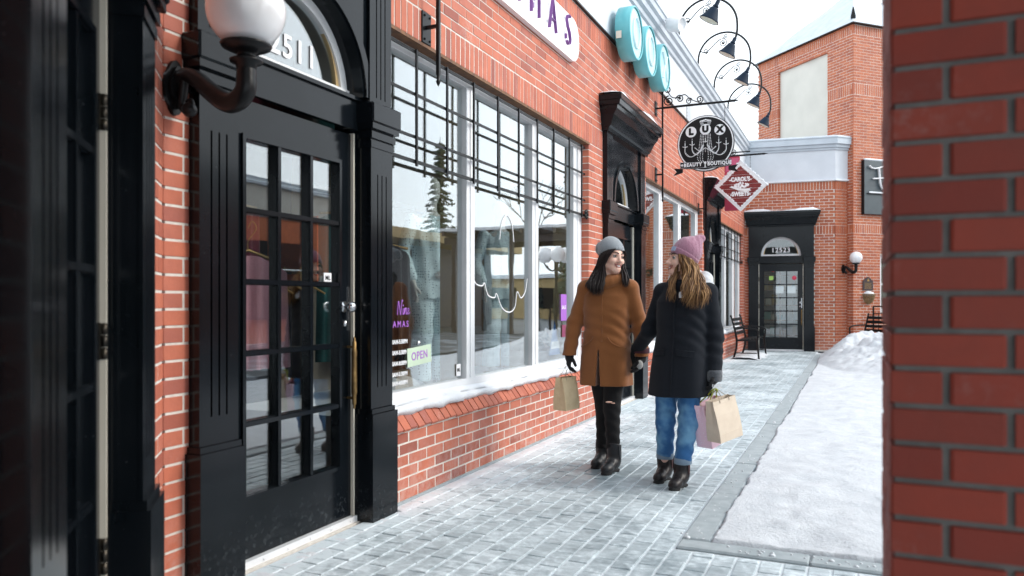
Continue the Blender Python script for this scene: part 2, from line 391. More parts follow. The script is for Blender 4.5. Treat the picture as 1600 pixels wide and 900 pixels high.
# ------------------------------------------------------------------ brick laying
def cuts(lo,hi,zlo,zhi,openings):
    segs=[(lo,hi)]
    for (oa,ob,oz0,oz1) in openings:
        if zhi<=oz0+.012 or zlo>=oz1-.012: continue
        ns=[]
        for (a,b) in segs:
            if ob<=a or oa>=b: ns.append((a,b)); continue
            if a<oa: ns.append((a,oa))
            if b>ob: ns.append((ob,b))
        segs=ns
    return [(a,b) for a,b in segs if b-a>.025]
def lay(a0,a1,z0,z1,openings,pl,ph,j,bands,seed=0):
    """courses of stretchers with bands of upright bricks; returns (a0,a1,z0,z1)"""
    r=random.Random(seed); out=[]; z=z0; row=0; bands=sorted(bands)
    while z<z1-.02:
        bd=[b for b in bands if b[0]-.02<=z<b[1]-.02]
        if bd:
            t=min(bd[0][1],z1)
            n=int(round((a1-a0)/ph)); p=(a1-a0)/n
            for i in range(n):
                for s in cuts(a0+i*p,a0+(i+1)*p-j,z,t-j,openings): out.append((*s,z,t-j))
            z=t; row=0; continue
        nb=[b[0] for b in bands if b[0]>z+.02]
        top=min([z1]+nb)
        k=max(1,round((top-z)/ph)); h=(top-z)/k
        for _ in range(k):
            off=(row%2)*pl*.5
            a=a0-off
            while a<a1:
                for s in cuts(max(a,a0),min(a+pl-j,a1),z,z+h-j,openings): out.append((*s,z,z+h-j))
                a+=pl
            z+=h; row+=1
    return out
CT,ST=math.cos(TH),math.sin(TH)
def screen(p):
    d=-p.x*ST+p.y*CT; l=p.x*CT+p.y*ST
    if d<.2: return None
    return (800+1200*l/d, 471-1200*(p.z-EYE)/d, d)
BR_MESH={}
def brick_mesh(mat):
    if mat.name not in BR_MESH:
        mb=MB(); mb.cbox(-.5,.5,-.5,.5,-.5,.5,.03)
        me=bpy.data.meshes.new('brick'); me.from_pydata(mb.v,[],mb.f); me.materials.append(mat); BR_MESH[mat.name]=me
    return BR_MESH[mat.name]
def set_bricks(owner, lots, mat, limit=300, depth=.1):
    """lots: [(frame, bricks)]. the ones that show largest become parts, the rest one part"""
    items=[]
    for fr,bs in lots:
        for b in bs:
            c=fr.pt((b[0]+b[1])/2,0,(b[2]+b[3])/2); s=screen(c)
            e0=screen(fr.pt(b[0],0,b[2])); e1=screen(fr.pt(b[1],0,b[3])); sc=0
            if s and e0 and e1 and -20<s[0]<1620 and -20<s[1]<920 and fr.n.dot(c-cam.location)<0: sc=abs(e1[0]-e0[0])*abs(e1[1]-e0[1])
            items.append((sc,fr,b))
    items.sort(key=lambda t:-t[0])
    me=brick_mesh(mat); rest=MB(); k=0
    for sc,fr,b in items:
        pr=random.uniform(-.0012,.0012)
        if k<limit and sc>0:
            k+=1
            c=fr.pt((b[0]+b[1])/2,-depth/2+pr,(b[2]+b[3])/2)
            o=bpy.data.objects.new('brick',me); COL.objects.link(o); o.parent=owner
            o.location=c-WO[owner.name]; ang=math.atan2(fr.a.y,fr.a.x)
            o.rotation_euler=(0,random.uniform(-.004,.004),ang); o.scale=(b[1]-b[0],depth,b[3]-b[2])
        else:
            rest.frame(fr.M); rest.box(b[0],b[1],-depth,pr,b[2],b[3])
    if rest.v:
        o=rest.build('brick_courses',mat,owner); o['kind']='stuff'
def wall_slab(mb,a0,a1,z0,z1,openings,n0,n1,e=.005,mat=0):
    ops=[(o[0]-e,o[1]+e,o[2]-(e if o[2]>z0+.01 else 0),o[3]+e) for o in openings]
    A=sorted({a0,a1,*[x for o in ops for x in o[:2] if a0<x<a1]})
    Z=sorted({z0,z1,*[x for o in ops for x in o[2:] if z0<x<z1]})
    for i in range(len(A)-1):
        run=None
        for j in range(len(Z)-1):
            am=(A[i]+A[i+1])/2; zm=(Z[j]+Z[j+1])/2
            solid=not any(o[0]<am<o[1] and o[2]<zm<o[3] for o in ops)
            if solid:
                if run is None: run=Z[j]
            if (not solid or j==len(Z)-2) and run is not None:
                mb.box(A[i],A[i+1],n0,n1,run,Z[j+1] if solid else Z[j],mat); run=None
def lattice(mb,As,Zs,n0,n1,mat=0):
    """bars of a frame: As, Zs = list of (lo,hi) solid intervals, outermost ones are the rim"""
    a0,a1=As[0][0],As[-1][1]
    for z in Zs: mb.box(a0,a1,n0,n1,z[0],z[1],mat)
    for k in range(len(Zs)-1):
        for a in As: mb.box(a[0],a[1],n0,n1,Zs[k][1],Zs[k+1][0],mat)
def panes(parent,fr,As,Zs,n,name='pane',mat=None):
    for k in range(len(Zs)-1):
        for i in range(len(As)-1):
            mb=fr.mb(); mb.box(As[i][1]-.004,As[i+1][0]+.004,n-.002,n+.002,Zs[k][1]-.004,Zs[k+1][0]+.004)
            mb.build(name,mat or M['glass'],parent)

# ------------------------------------------------------------------ ground
KX0,KX1=-.81,-.66          # kerb of the paved walk
KY0,KY1=3.80,3.94
mb=MB(); mb.box(-60,60,-40,140,-.30,-.035)
tag(mb.build('ground',M['joint']),kind='structure')
pv=MB(); pv.box(-2.49,KX0,-6,20.1,-.034,-.0055); pv.box(KX0,6,-6,KY0,-.034,-.0055)
pave=tag(pv.build('pavement',M['joint']),kind='structure')
PIECE={}
def piece(name,mat,dx,dy,dz,c):
    k=(name,dx,dy)
    if k not in PIECE:
        m=MB(); m.cbox(-dx/2,dx/2,-dy/2,dy/2,-dz/2,dz/2,c); me=bpy.data.meshes.new(name); me.from_pydata(m.v,[],m.f); me.materials.append(mat); PIECE[k]=me
    return PIECE[k]
cand=[]
r=random.Random(3)
pw,pl=.104,.208
x=-2.485; row=0
while x<4.0:
    ymax = 19.9 if x+pw<=KX0+.02 else KY0-.01
    y=-2.0-(row%2)*pl*.5
    while y<ymax-.03:
        y1=min(y+pl,ymax)
        cand.append((x,min(x+pw, KX0-.004) if x+pw<=KX0+.02 else x+pw,y,y1)); y=y1
    x+=pw; row+=1
def pscore(c):
    s=screen(Vector(((c[0]+c[1])/2,(c[2]+c[3])/2,0)))
    return 1/s[2] if s and -40<s[0]<1390 and s[1]<940 else 0
cand=[(pscore(c),c) for c in cand]; cand.sort(key=lambda t:-t[0])
rest=MB(); k=0
for s,c in cand:
    dz=r.uniform(-.002,.002); g=.011
    if k<300 and s>0:
        k+=1
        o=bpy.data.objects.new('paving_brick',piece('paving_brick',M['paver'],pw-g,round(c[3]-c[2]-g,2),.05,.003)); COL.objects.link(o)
        o.parent=pave; o.location=Vector(((c[0]+c[1])/2,(c[2]+c[3])/2,-.025+dz))-WO[pave.name]
        o.rotation_euler=(r.uniform(-.008,.008),r.uniform(-.01,.01),r.uniform(-.012,.012))
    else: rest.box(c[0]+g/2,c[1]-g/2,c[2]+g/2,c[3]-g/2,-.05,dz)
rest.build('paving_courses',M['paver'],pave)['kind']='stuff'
# kerb stones
kr=MB(); kr.box(KX0,6,KY0,KY1,-.05,-.02); kr.box(KX0,KX1,KY1,19,-.05,-.02)
kerb=tag(kr.build('kerb',M['joint']),kind='structure')
def stone(x0,x1,y0,y1):
    m=MB(); m.cbox(x0+.003,x1-.003,y0+.003,y1-.003,-.019,.012+r.uniform(-.002,.003),.008); m.build('kerb_stone',M['concrete'],kerb)
y=KY1
for L in [1.02,.98,1.0]*5:
    stone(KX0,KX1,y,y+L); y+=L
x=KX0
while x<5: stone(x,x+.62,KY0,KY1); x+=.62
# trodden snow with the ploughed heap at its far end
def vnoise(P,seed,sc):
    rg=np.random.default_rng(seed); T=rg.random((64,64)); x=P[...,0]*sc; y=P[...,1]*sc
    xi=np.floor(x).astype(int); yi=np.floor(y).astype(int); fx=x-xi; fy=y-yi; fx=fx*fx*(3-2*fx); fy=fy*fy*(3-2*fy)
    g=lambda a,b:T[a%64,b%64]
    return (g(xi,yi)*(1-fx)+g(xi+1,yi)*fx)*(1-fy)+(g(xi,yi+1)*(1-fx)+g(xi+1,yi+1)*fx)*fy
def snow_sheet():
    xs=np.concatenate([np.linspace(-.75,-.55,34),np.linspace(-.53,1.6,85),np.linspace(1.7,14,40),[20,40,60]]); ys=np.concatenate([np.linspace(3.86,4.06,34),np.linspace(4.08,8,105),np.linspace(8.05,24,190),np.linspace(24.3,45,40),[60,90,140]])
    X,Y=np.meshgrid(xs,ys,indexing='ij'); P=np.stack([X,Y],-1)
    nz=.5*vnoise(P,1,1.1)+.3*vnoise(P,2,3.7)+.2*vnoise(P,3,9)+.10*vnoise(P,9,22)
    edge=(X-(-.695+.035*vnoise(P,4,4)+.022*vnoise(P,5,14)+.018*vnoise(P,19,40))); edge2=(Y-(3.915+.03*vnoise(P,6,4)+.025*vnoise(P,7,13)))
    e=np.clip(np.minimum(edge,edge2)/.016,-1,1)
    Z=-.004+.030*e+(nz-.45)*.075*np.clip(edge*3,0,1)
    d=np.sqrt(((X-1.0)/1.75)**2+((Y-17.3)/3.9)**2)
    heap=np.clip(1-d,0,1)**.8; Z+=heap*(.54+.24*(vnoise(P,8,2.3)-.5)+.20*(vnoise(P,10,6)-.5)+.10*(vnoise(P,11,15)-.5))
    d=np.sqrt(((X+.1)/1.0)**2+((Y-17.6)/1.7)**2); Z+=np.clip(1-d,0,1)*.20*(.6+.8*vnoise(P,12,4))*np.clip(edge*2,0,1)
    n,m=X.shape; vs=np.stack([X,Y,Z],-1).reshape(-1,3)
    fs=[(i*m+j,(i+1)*m+j,(i+1)*m+j+1,i*m+j+1) for i in range(n-1) for j in range(m-1) if vs[i*m+j,2]>-.045 or 1]
    mb=MB(); mb.v=vs.tolist(); mb.f=fs; mb.mi=[0]*len(fs); mb.sm=[True]*len(fs)
    return mb.build('snow',M['snow_ground'],None,(0,0,0))
tag(snow_sheet(),kind='structure')
def lumps(name,x0,x1,y0,y1,h,n,seed,zb=-.01,mat=None,along='y',parent=None):
    """an uneven band of drifted snow"""
    rg=random.Random(seed); nx=9
    mb=MB(); ny=n; vs=[];fs=[]
    for j in range(ny+1):
        t=j/ny; sc=.35+.65*abs(math.sin(t*37+seed)*.5+math.sin(t*91+2*seed)*.3+rg.uniform(-.2,.4))
        sc=min(sc,1.15)
        for i in range(nx):
            u=i/(nx-1); 
            z=zb+h*sc*(math.sin(PI*min(1,u*1.05+.02)) if along=='y' else 1)*(.8+.4*rg.random()) if 0<i<nx-1 else zb
            wob=(x1-x0)*.35*(sc-.6)*u
            vs.append((x0+(x1-x0)*u+wob, y0+(y1-y0)*t, z))
    for j in range(ny):
        for i in range(nx-1):
            a=j*nx+i; fs.append((a,a+1,a+nx+1,a+nx))
    mb.add(vs,fs,0,True); return tag(mb.build(name,mat or M['snow'],parent),kind='stuff')
lumps('snow_drift',-2.50,-2.34,3.8,7.9,.022,160,2)
lumps('snow_drift',-2.50,-2.36,9.6,13.9,.03,120,5)
lumps('snow_drift',-2.50,-2.30,2.2,3.8,.014,60,9)

# crumbs of snow spilt over the kerb
rg=random.Random(11); mb=MB()
for k in range(130):
    y=3.95+10*rg.random()**2; x=-.70-abs(rg.gauss(0,.06)); q=rg.uniform(.003,.008)*(1+.8*(rg.random()<.1))
    if rg.random()<.25: x=rg.uniform(-.6,.3); y=3.90-abs(rg.gauss(0,.05))
    mb.ball((x,y,.012),q,6,4,(1.2,1,.7))
tag(mb.build('snow_crumbs',M['snow']),kind='stuff')
# ------------------------------------------------------------------ door units
def arch_plate(mb,ac,zs,r,a0,a1,z1,n0,n1,mat=0,seg=28):
    """plate a0..a1, zs..z1 with a half-round hole"""
    inn=[(ac+r*math.cos(PI*i/seg),zs+r*math.sin(PI*i/seg)) for i in range(seg+1)]
    out=[]
    for i in range(seg+1):
        an=PI*i/seg; c,s_=math.cos(an),math.sin(an)
        ra,rb=(a1-ac) if c>0 else (ac-a0),(z1-zs)
        t=min(ra/abs(c) if abs(c)>1e-6 else 9e9, rb/s_ if s_>1e-6 else 9e9)
        out.append((ac+c*t,zs+s_*t))
    vs=[];fs=[]
    for (a,z) in inn: vs+=[(a,n1,z),(a,n0,z)]
    for (a,z) in out: vs+=[(a,n1,z),(a,n0,z)]
    k=2*(seg+1)
    for i in range(seg):
        p=2*i; q=p+2
        fs.append((p,k+p,k+q,q)); fs.append((p+1,q+1,k+q+1,k+p+1)); fs.append((p,q,q+1,p+1)); fs.append((k+p,k+p+1,k+q+1,k+q))
    mb.add(vs,fs,mat)
    # the two upper corners
    for sx,ax in ((1,a1),(-1,a0)):
        idx=[i for i in range(seg+1) if (out[i][0]-ac)*sx>0]
        side=[out[i] for i in idx if abs(out[i][0]-ax)<1e-4]; top=[out[i] for i in idx if abs(out[i][1]-z1)<1e-4]
        if side and top:
            zt=max(s_[1] for s_ in side); at=(max if sx>0 else min)(t[0] for t in top)
            mb.add([(ax,n1,zt),(ax,n1,z1),(at,n1,z1)],[(0,1,2)] if sx<0 else [(2,1,0)],mat)
def half_ring(mb,ac,zs,r0,r1,n0,n1,mat=0,seg=32):
    vs=[];fs=[]
    for i in range(seg+1):
        c,s_=math.cos(PI*i/seg),math.sin(PI*i/seg)
        for rr,nn in ((r0,n0),(r0,n1),(r1,n1),(r1,n0)): vs.append((ac+rr*c,nn,zs+rr*s_))
    for i in range(seg):
        for q in range(4):
            q2=(q+1)%4; fs.append((4*i+q,4*i+q2,4*i+4+q2,4*i+4+q))
    mb.add(vs,fs,mat,False)
def pilaster(parent,fr,a0,a1,ztop):
    mb=fr.mb(); w_=a1-a0
    mb.box(a0-.018,a1+.018,-.13,.085,.0,.595); mb.prism([(a0-.018,.0),(a1+.018,0),(a1,.0),(a0,0)],0,.001)  if 0 else None
    mb.box(a0-.008,a1+.008,-.13,.073,.595,.622)
    # fluted shaft: core with raised strips
    mb.box(a0+.002,a1-.002,-.13,.048,.622,2.075)
    g=.010; n=3; st=(w_-n*g)/(n+1); s0=w_*.30
    edges=[a0,a0+s0]; fl=[(a0+s0+(w_-2*s0)*q/(n-1)-g/2,a0+s0+(w_-2*s0)*q/(n-1)+g/2) for q in range(n)]
    mb.box(a0,a1,.048,.060,.622,.74); mb.box(a0,a1,.048,.060,1.93,2.075)
    cur=a0
    for lo,hi in fl: mb.box(cur,lo,.048,.060,.74,1.93); cur=hi
    mb.box(cur,a1,.048,.060,.74,1.93)
    # capital: two thin reeds and a block
    mb.box(a0-.006,a1+.006,-.13,.066,2.075,2.112); mb.box(a0-.002,a1+.002,-.13,.060,2.112,2.124)
    mb.box(a0-.012,a1+.012,-.13,.074,2.124,2.162); mb.box(a0-.004,a1+.004,-.13,.064,2.162,2.174)
    mb.box(a0-.026,a1+.026,-.13,.090,2.174,2.205); mb.cbox(a0-.036,a1+.036,-.13,.10,2.205,2.318,.008)
    # upper shaft
    mb.box(a0+.002,a1-.002,-.13,.040,2.318,ztop)
    mb.box(a0,a1,.040,.052,2.318,2.36); mb.box(a0,a1,.040,.052,ztop-.06,ztop)
    cur=a0
    for lo,hi in fl: mb.box(cur,lo,.040,.052,2.36,ztop-.06); cur=hi
    mb.box(cur,a1,.040,.052,2.36,ztop-.06)
    return mb.build('pilaster',M['black'],parent)
def door_unit(b,fr,a0,W,pw_=.214,knob=1,number=None,cornice=True,arch=True,tone='black',pull=True):
    a1=a0+W; ac=(a0+a1)/2; o0,o1=a0+pw_,a1-pw_; zs=2.345; ztop=3.07; R=min((o1-o0)/2-.03,.47)
    # surround
    mb=fr.mb()
    mb.box(o0,o0+.035,-.16,-.035,0,2.165); mb.box(o1-.035,o1,-.16,-.035,0,2.165)          # jambs
    mb.box(o0,o1,-.16,-.012,2.165,2.325); mb.box(o0,o1,-.16,.006,2.325,2.345)              # lintel
    mb.box(o0,o1,-.050,-.036,2.148,2.165) if 0 else None
    arch_plate(mb,ac,zs,R,o0,o1,ztop,-.16,.030)
    half_ring(mb,ac,zs,R+.012,R+.06,.030,.046)
    sur=mb.build('door_surround',M[tone],b)
    pilaster(sur,fr,a0,o0,ztop); pilaster(sur,fr,o1,a1,ztop)
    mb=fr.mb(); half_ring(mb,ac,zs,R-.055,R-.001,-.12,-.075); mb.box(ac-R+.002,ac+R-.002,-.12,-.060,zs+.001,zs+.042)
    mb.build('fanlight_frame',M['white_paint'],sur)
    mb=fr.mb(); half_ring(mb,ac,zs+.042,R-.085,R-.056,-.115,-.088); mb.build('fanlight_bead',M['tan'],sur)
    mb=fr.mb(); sg=24; rr=R-.05
    vs=[(ac+rr*math.cos(PI*i/sg),nn,zs+.02+rr*math.sin(PI*i/sg)) for nn in(-.102,-.098) for i in range(sg+1)]
    mb.add(vs,[tuple(range(sg+1)),tuple(range(2*sg+1,sg,-1))]); mb.build('fanlight_pane',M['glass'],sur)
    if number:
        for q_,ch in enumerate(number):
            mb=MB(); add_text(mb,ch,.165,fr.pt(ac,-.094,zs+.145)+fr.right*((q_-(len(number)-1)/2)*.092),fr.right,(0,0,1),bold=.003,extrude=.001); mb.build('digit',M['white'],sur)
    if cornice:
        mb=fr.mb(); prof=[(.055,ztop),(.075,ztop),(.085,ztop+.035),(.105,ztop+.05),(.115,ztop+.075),(.15,ztop+.16),(.19,ztop+.215),(.20,ztop+.25),(.225,ztop+.255),(.235,ztop+.30),(.25,ztop+.305),(.25,ztop+.36)]
        rings=[]
        vs=[];fs=[]
        for d,z in prof:
            e=d-.055; vs+=[(a0-.02-e*.62,-.09,z),(a0-.02-e*.62,d,z),(a1+.02+e*.62,d,z),(a1+.02+e*.62,-.09,z)]
        for i in range(len(prof)-1):
            for q in range(4):
                q2=(q+1)%4; fs.append((4*i+q,4*i+q2,4*i+4+q2,4*i+4+q))
        k=4*(len(prof)-1); fs+=[(0,1,2,3),(k+3,k+2,k+1,k)]
        mb.add(vs,fs); mb.build('cornice',M[tone],sur)
        # snow lying on it
        mb=fr.mb(); A0,A1=a0-.14,a1+.14; n=22; vs=[];fs=[]; zz=ztop+.36
        for i in range(n+1):
            t=i/n; a=A0+(A1-A0)*t; h=.045+.03*math.sin(t*9+a0)+random.uniform(-.008,.01); h*=min(1,8*t+.3,8*(1-t)+.3)
            vs+=[(a,-.08,zz),(a,-.07,zz+h),(a,.12,zz+h*1.1),(a,.235,zz+h*.6),(a,.252,zz+.003)]
        for i in range(n):
            for q in range(4): fs.append((5*i+q,5*i+q+1,5*i+6+q,5*i+5+q))
        mb.add(vs,fs,0,True); mb.build('snow_cap',M['snow'],sur)
    # door leaf, three panes by five
    d0,d1=o0+.037,o1-.037
    st=.118; g0,g1=d0+st,d1-st; gw=(g1-g0-.028*2)/3; m_=.028
    As=[(d0,g0),(g0+gw,g0+gw+m_),(g0+2*gw+m_,g0+2*gw+2*m_),(g1,d1)]
    zr=[.33,.655,.98,1.31,1.64,1.965]
    Zs=[(.035,zr[0])]+[(z-m_/2,z+m_/2) for z in zr[1:5]]+[(zr[5],2.145)]
    mb=fr.mb(); lattice(mb,As,Zs,-.095,-.050)
    # glazing bead standing proud round the glass
    e=.022
    mb.box(g0-e,g1+e,-.050,-.036,zr[0]-e,zr[0]-.002); mb.box(g0-e,g1+e,-.050,-.036,zr[5]+.002,zr[5]+e)
    mb.box(g0-e,g0-.002,-.050,-.036,zr[0]-.002,zr[5]+.002); mb.box(g1+.002,g1+e,-.050,-.036,zr[0]-.002,zr[5]+.002)
    for z in zr[1:5]: mb.box(g0-.001,g1+.001,-.050,-.040,z-.010,z+.010)
    for aa in As[1:3]:
        c_=(aa[0]+aa[1])/2
        for i in range(5): mb.box(c_-.010,c_+.010,-.050,-.040,zr[i]+(.010 if i else 0),zr[i+1]-(.010 if i<4 else 0))
    leaf=mb.build('door',M[tone],b)
    panes(leaf,fr,As,Zs,-.075)
    # weather strips, threshold, ironmongery
    mb=fr.mb()
    for aa in (d1+.001,d0-.013): mb.box(aa,aa+.012,-.10,-.032,.03,2.15)
    mb.build('weather_strip',M['cream'],sur)
    mb=fr.mb(); mb.box(o0+.001,o1-.001,-.16,-.020,0,.034); 
    for i in range(6): mb.lathe([(.006,0),(.006,.003),(0,.004)],(o0+.08+i*(o1-o0-.16)/5,-.020,.017),(0,1,0),8)
    mb.build('threshold',M['white_paint'],sur)
    hk=d1-.062 if knob>0 else d0+.062
    mb=fr.mb(); mb.lathe([(0,.075),(.018,.073),(.029,.060),(.031,.045),(.024,.030),(.012,.022),(.012,.006),(.030,.005),(.030,0)],(hk,-.050,1.19),(0,1,0),18); mb.build('door_knob',M['steel'],leaf)
    mb=fr.mb(); mb.lathe([(0,.02),(.016,.019),(.02,.01),(.02,0)],(hk,-.050,1.10),(0,1,0),14); mb.box(hk+.028,hk+.046,-.0500,-.046,1.06,1.30); mb.build('lock',M['steel'],leaf)
    if pull:
        pa=hk+.034*knob; mb=fr.mb()
        mb.lathe([(0,.0),(.008,.005),(.006,.02),(.012,.03),(.012,.075),(.016,.09),(.014,.28),(.016,.31),(.012,.33),(.012,.365),(.006,.375),(.008,.385),(0,.40)],(pa,-.005,.63),(0,0,1),12)
        for z in(.69,.97): mb.tube([(pa,-.050,z),(pa,-.010,z)],.007,8)
        mb.build('door_pull',M['brass'],leaf)
    for z in(.42,1.05,1.72):
        mb=fr.mb(); h_=d0-.004 if knob>0 else d1+.004
        for q in range(3): mb.lathe([(0,0),(.009,.001),(.009,.034),(0,.035)],(h_,-.038,z+q*.036),(0,0,1),10)
        mb.box(h_-.014,h_+.014,-.049,-.046,z,z+.108); mb.build('hinge',M['hinge'],leaf)
    return sur,leaf
def snow_sill(owner,fr,a0,a1,z,n0,n1,h,seed=1,name='sill_snow'):
    mb=fr.mb(); rg=random.Random(seed); n=max(10,int((a1-a0)/.05)); m=8; vs=[];fs=[]
    ph=0
    for i in range(n+1):
        t=i/n; a=a0+(a1-a0)*t; ov=.010*math.sin(a*7+seed)+.008*math.sin(a*23)+rg.uniform(-.006,.006)
        hh=h*(1+.25*math.sin(a*3+seed)+rg.uniform(-.06,.06))
        pts=[(n0,hh+.030),(n0+(n1-n0)*.3,hh+.014),(n0+(n1-n0)*.6,hh),(n1-.03+ov,hh*.9),(n1-.008+ov,hh*.65),(n1+ov,hh*.3),(n1-.003+ov,-.022-.012*max(0,math.sin(a*17+seed))),(n0,-.001)]
        vs+=[(a,p[0],z+p[1]) for p in pts]
    for i in range(n):
        for q in range(m-1): fs.append((m*i+q,m*i+q+1,m*i+m+q+1,m*i+m+q))
    fs+=[tuple(range(m)),tuple(range(m*n+m-1,m*n-1,-1))]
    mb.add(vs,fs,0,True); return mb.build(name,M['snow'],owner)
def grille(owner,fr,a0,a1,verts,zs,n):
    g=fr.mb(); g.box(a0,a1,n-.006,n+.006,zs[0]-.011,zs[0]+.011); 
    root=g.build('security_grille',M['iron'],owner)
    for z in zs[1:]:
        m=fr.mb(); m.box(a0,a1,n-.005,n+.005,z-.009,z+.009); m.build('grille_bar',M['iron'],root)
    for v in verts:
        m=fr.mb(); m.box(v-.009,v+.009,n+.0055,n+.0175,zs[0]-.03,zs[-1]+.012); m.build('grille_bar',M['iron'],root)
    for (aa,sg) in ((a0+.03,1),(a1-.03,-1)):
        m=fr.mb()
        for k in range(5):
            an=2*PI*k/5; m.lathe([(0,.02),(.02,.014),(.026,.004),(.02,0)],(aa+.03*math.cos(an),n+.02,zs[0]+.01+.03*math.sin(an)),(0,1,0),10)
        m.lathe([(0,.03),(.018,.024),(.018,0)],(aa,n+.018,zs[0]+.01),(0,1,0),10); m.build('rosette',M['iron'],root)
    return root
# ------------------------------------------------------------------ the long row of shops on the left
shop=thing('shop_building','long red brick shop row with black arched doorways beside the paved walk','building',(-2.5,10,0))
FA=Fr((-2.5,0),(0,1),(1,0))
PH=math.radians(40)
FC=Fr((-2.5,2.215),(math.sin(PH),-math.cos(PH)),(math.cos(PH),math.sin(PH)))
AEND=19.95
W1=(3.80,7.55,.545,2.86); W2=(9.92,14.0,.545,2.858); W3=(16.02,19.5,.545,2.858)
D1=(2.342,1.432); D2=(8.03,1.65); D3=(14.2,1.6); D0=(.565,1.24)
opsA=[(D1[0]+.01,3.90,0,3.42),W1,(D2[0]+.01,D2[0]+D2[1]-.01,0,3.42),W2,(D3[0]+.01,D3[0]+D3[1]-.01,0,3.42),W3]
opsA[0]=(D1[0]+.01,D1[0]+D1[1]-.01,0,3.42)
opsC=[(D0[0]+.01,D0[0]+D0[1]-.01,0,3.42)]
sl=[(W1[0]-.026,W1[1],.43,.56),(W2[0],W2[1],.43,.56),(W3[0],W3[1],.43,.56)]
for w_ in (W1,W2,W3):
    mb=FA.mb(); mb.box(w_[0]-.02,w_[1]+.02,-.15,.005,2.838,2.8585); mb.build('steel_lintel',M['rust'],shop)
opsS=[(o[0],o[1],.435,o[3]) if o[2]>.1 else o for o in opsA]
mb=FA.mb(); wall_slab(mb,2.227,AEND,0,4.15,opsS,-.26,-.003)
mb.box(2.24,AEND,-.26,-.004,-.05,.002)
mb.build('wall',M['mortar'],shop)
mb=FC.mb(); wall_slab(mb,.012,2.0,0,4.15,opsC,-.26,-.003); mb.build('wall',M['mortar'],shop)
BANDS=[(2.86,3.07),(3.94,4.148)]
bA=lay(2.215,AEND-.004,.012,4.15,opsA+sl,.217,.0702,.010,BANDS,1)
bC=lay(.004,2.0,.012,4.15,opsC,.217,.0702,.010,BANDS,2)
set_bricks(shop,[(FA,bA),(FC,bC)],M['brick'],300,.1)
mb=FA.mb()
for o in ((3.78,D2[0]+.02),(D2[0]+D2[1]-.02,D3[0]+.02),(D3[0]+D3[1]-.02,AEND)): mb.box(o[0],o[1],-.2,.006,-.05,.010)
mb.build('plinth_course',M['concrete'],shop)
# sloping sill bricks
me_s=None
def sill_bricks(fr,a0,a1,owner,p=.083):
    n=int(round((a1-a0)/p)); p=(a1-a0)/n
    m=MB(); m.prism([(-.14,0),(.024,0),(.034,.014),(-.040,.112),(-.14,.118)],-.036,.036,axes=(2,0,1))
    m2=MB(); m2.frame(Matrix.Identity(4)); 
    ms=bpy.data.meshes.new('sill_brick'); vv=[fr.M.to_3x3()@Vector(v) for v in m.v]; ms.from_pydata([tuple(v) for v in vv],[],m.f); ms.materials.append(M['brick'])
    bm=bmesh.new(); bm.from_mesh(ms); bmesh.ops.recalc_face_normals(bm,faces=bm.faces); bm.to_mesh(ms); bm.free()
    for i in range(n):
        o=bpy.data.objects.new('sill_brick',ms); COL.objects.link(o); o.parent=owner
        o.location=fr.pt(a0+(i+.5)*p,random.uniform(-.002,.003),.436+random.uniform(-.003,.003))-WO[owner.name]; o.rotation_euler=(random.uniform(-.01,.01),0,0)
    mm=fr.mb(); mm.prism([(-.14,.434),(.018,.434),(.026,.448),(-.046,.542),(-.14,.548)],a0,a1,axes=(2,0,1)); mm.build('sill_mortar',M['mortar'],owner)
def window(owner,fr,a0,a1,z0,z1,mulls,jl=.09,jr=.25,trim=True):
    As=[(a0+.004,a0+jl)]+mulls+[(a1-jr,a1-.004)]; Zs=[(z0+.012,z0+.115),(z1-.085,z1-.004)]
    mb=fr.mb(); lattice(mb,As,Zs,-.15,-.078)
    # raised casing line on the outside of the frame
    for a in As: 
        c_=(a[0]+a[1])/2; mb.box(c_-.012,c_+.012,-.078,-.070,Zs[0][1]+.004,Zs[1][0]-.004)
    f=mb.build('window',M['white_paint'],owner)
    panes(f,fr,As,Zs,-.118)
    if trim:
        for a in As:
            mb=fr.mb(); mb.box(a[0]+.004,a[1]-.004,-.30,-.152,z0,z1-.01); mb.build('inner_trim',M['tan'],f)
    return f
w1=window(shop,FA,*W1,[(4.97,5.10),(6.22,6.36)])
w2=window(shop,FA,*W2,[(10.98,11.22),(12.30,12.52)])
w3=window(shop,FA,*W3,[(17.10,17.32),(18.25,18.55)],jr=.3)
for (a0,a1) in ((W1[0]-.026,W1[1]),(W2[0],W2[1]),(W3[0],W3[1])): sill_bricks(FA,a0,a1,shop)
snow_sill(shop,FA,W1[0]-.024,W1[1]-.01,.550,-.076,-.006,.034,1)
snow_sill(shop,FA,W2[0],W2[1]-.01,.550,-.075,.0,.05,2)
snow_sill(shop,FA,W3[0],W3[1]-.01,.550,-.075,.0,.06,3)
grille(shop,FA,3.81,7.54,[3.83,4.19,4.59,4.99,5.405,5.81,6.215,6.62,7.04,7.41],[2.105,2.26,2.53,2.80],-.040)
grille(shop,FA,16.05,19.48,[16.3,16.8,17.3,17.8,18.3,18.8,19.3],[2.17,2.38,2.63,2.83],-.040)
door_unit(shop,FA,*D1,number='12511')
door_unit(shop,FA,*D2,number='12515')if 0 else door_unit(shop,FA,*D2)
door_unit(shop,FA,*D3)
door_unit(shop,FC,*D0,knob=1)
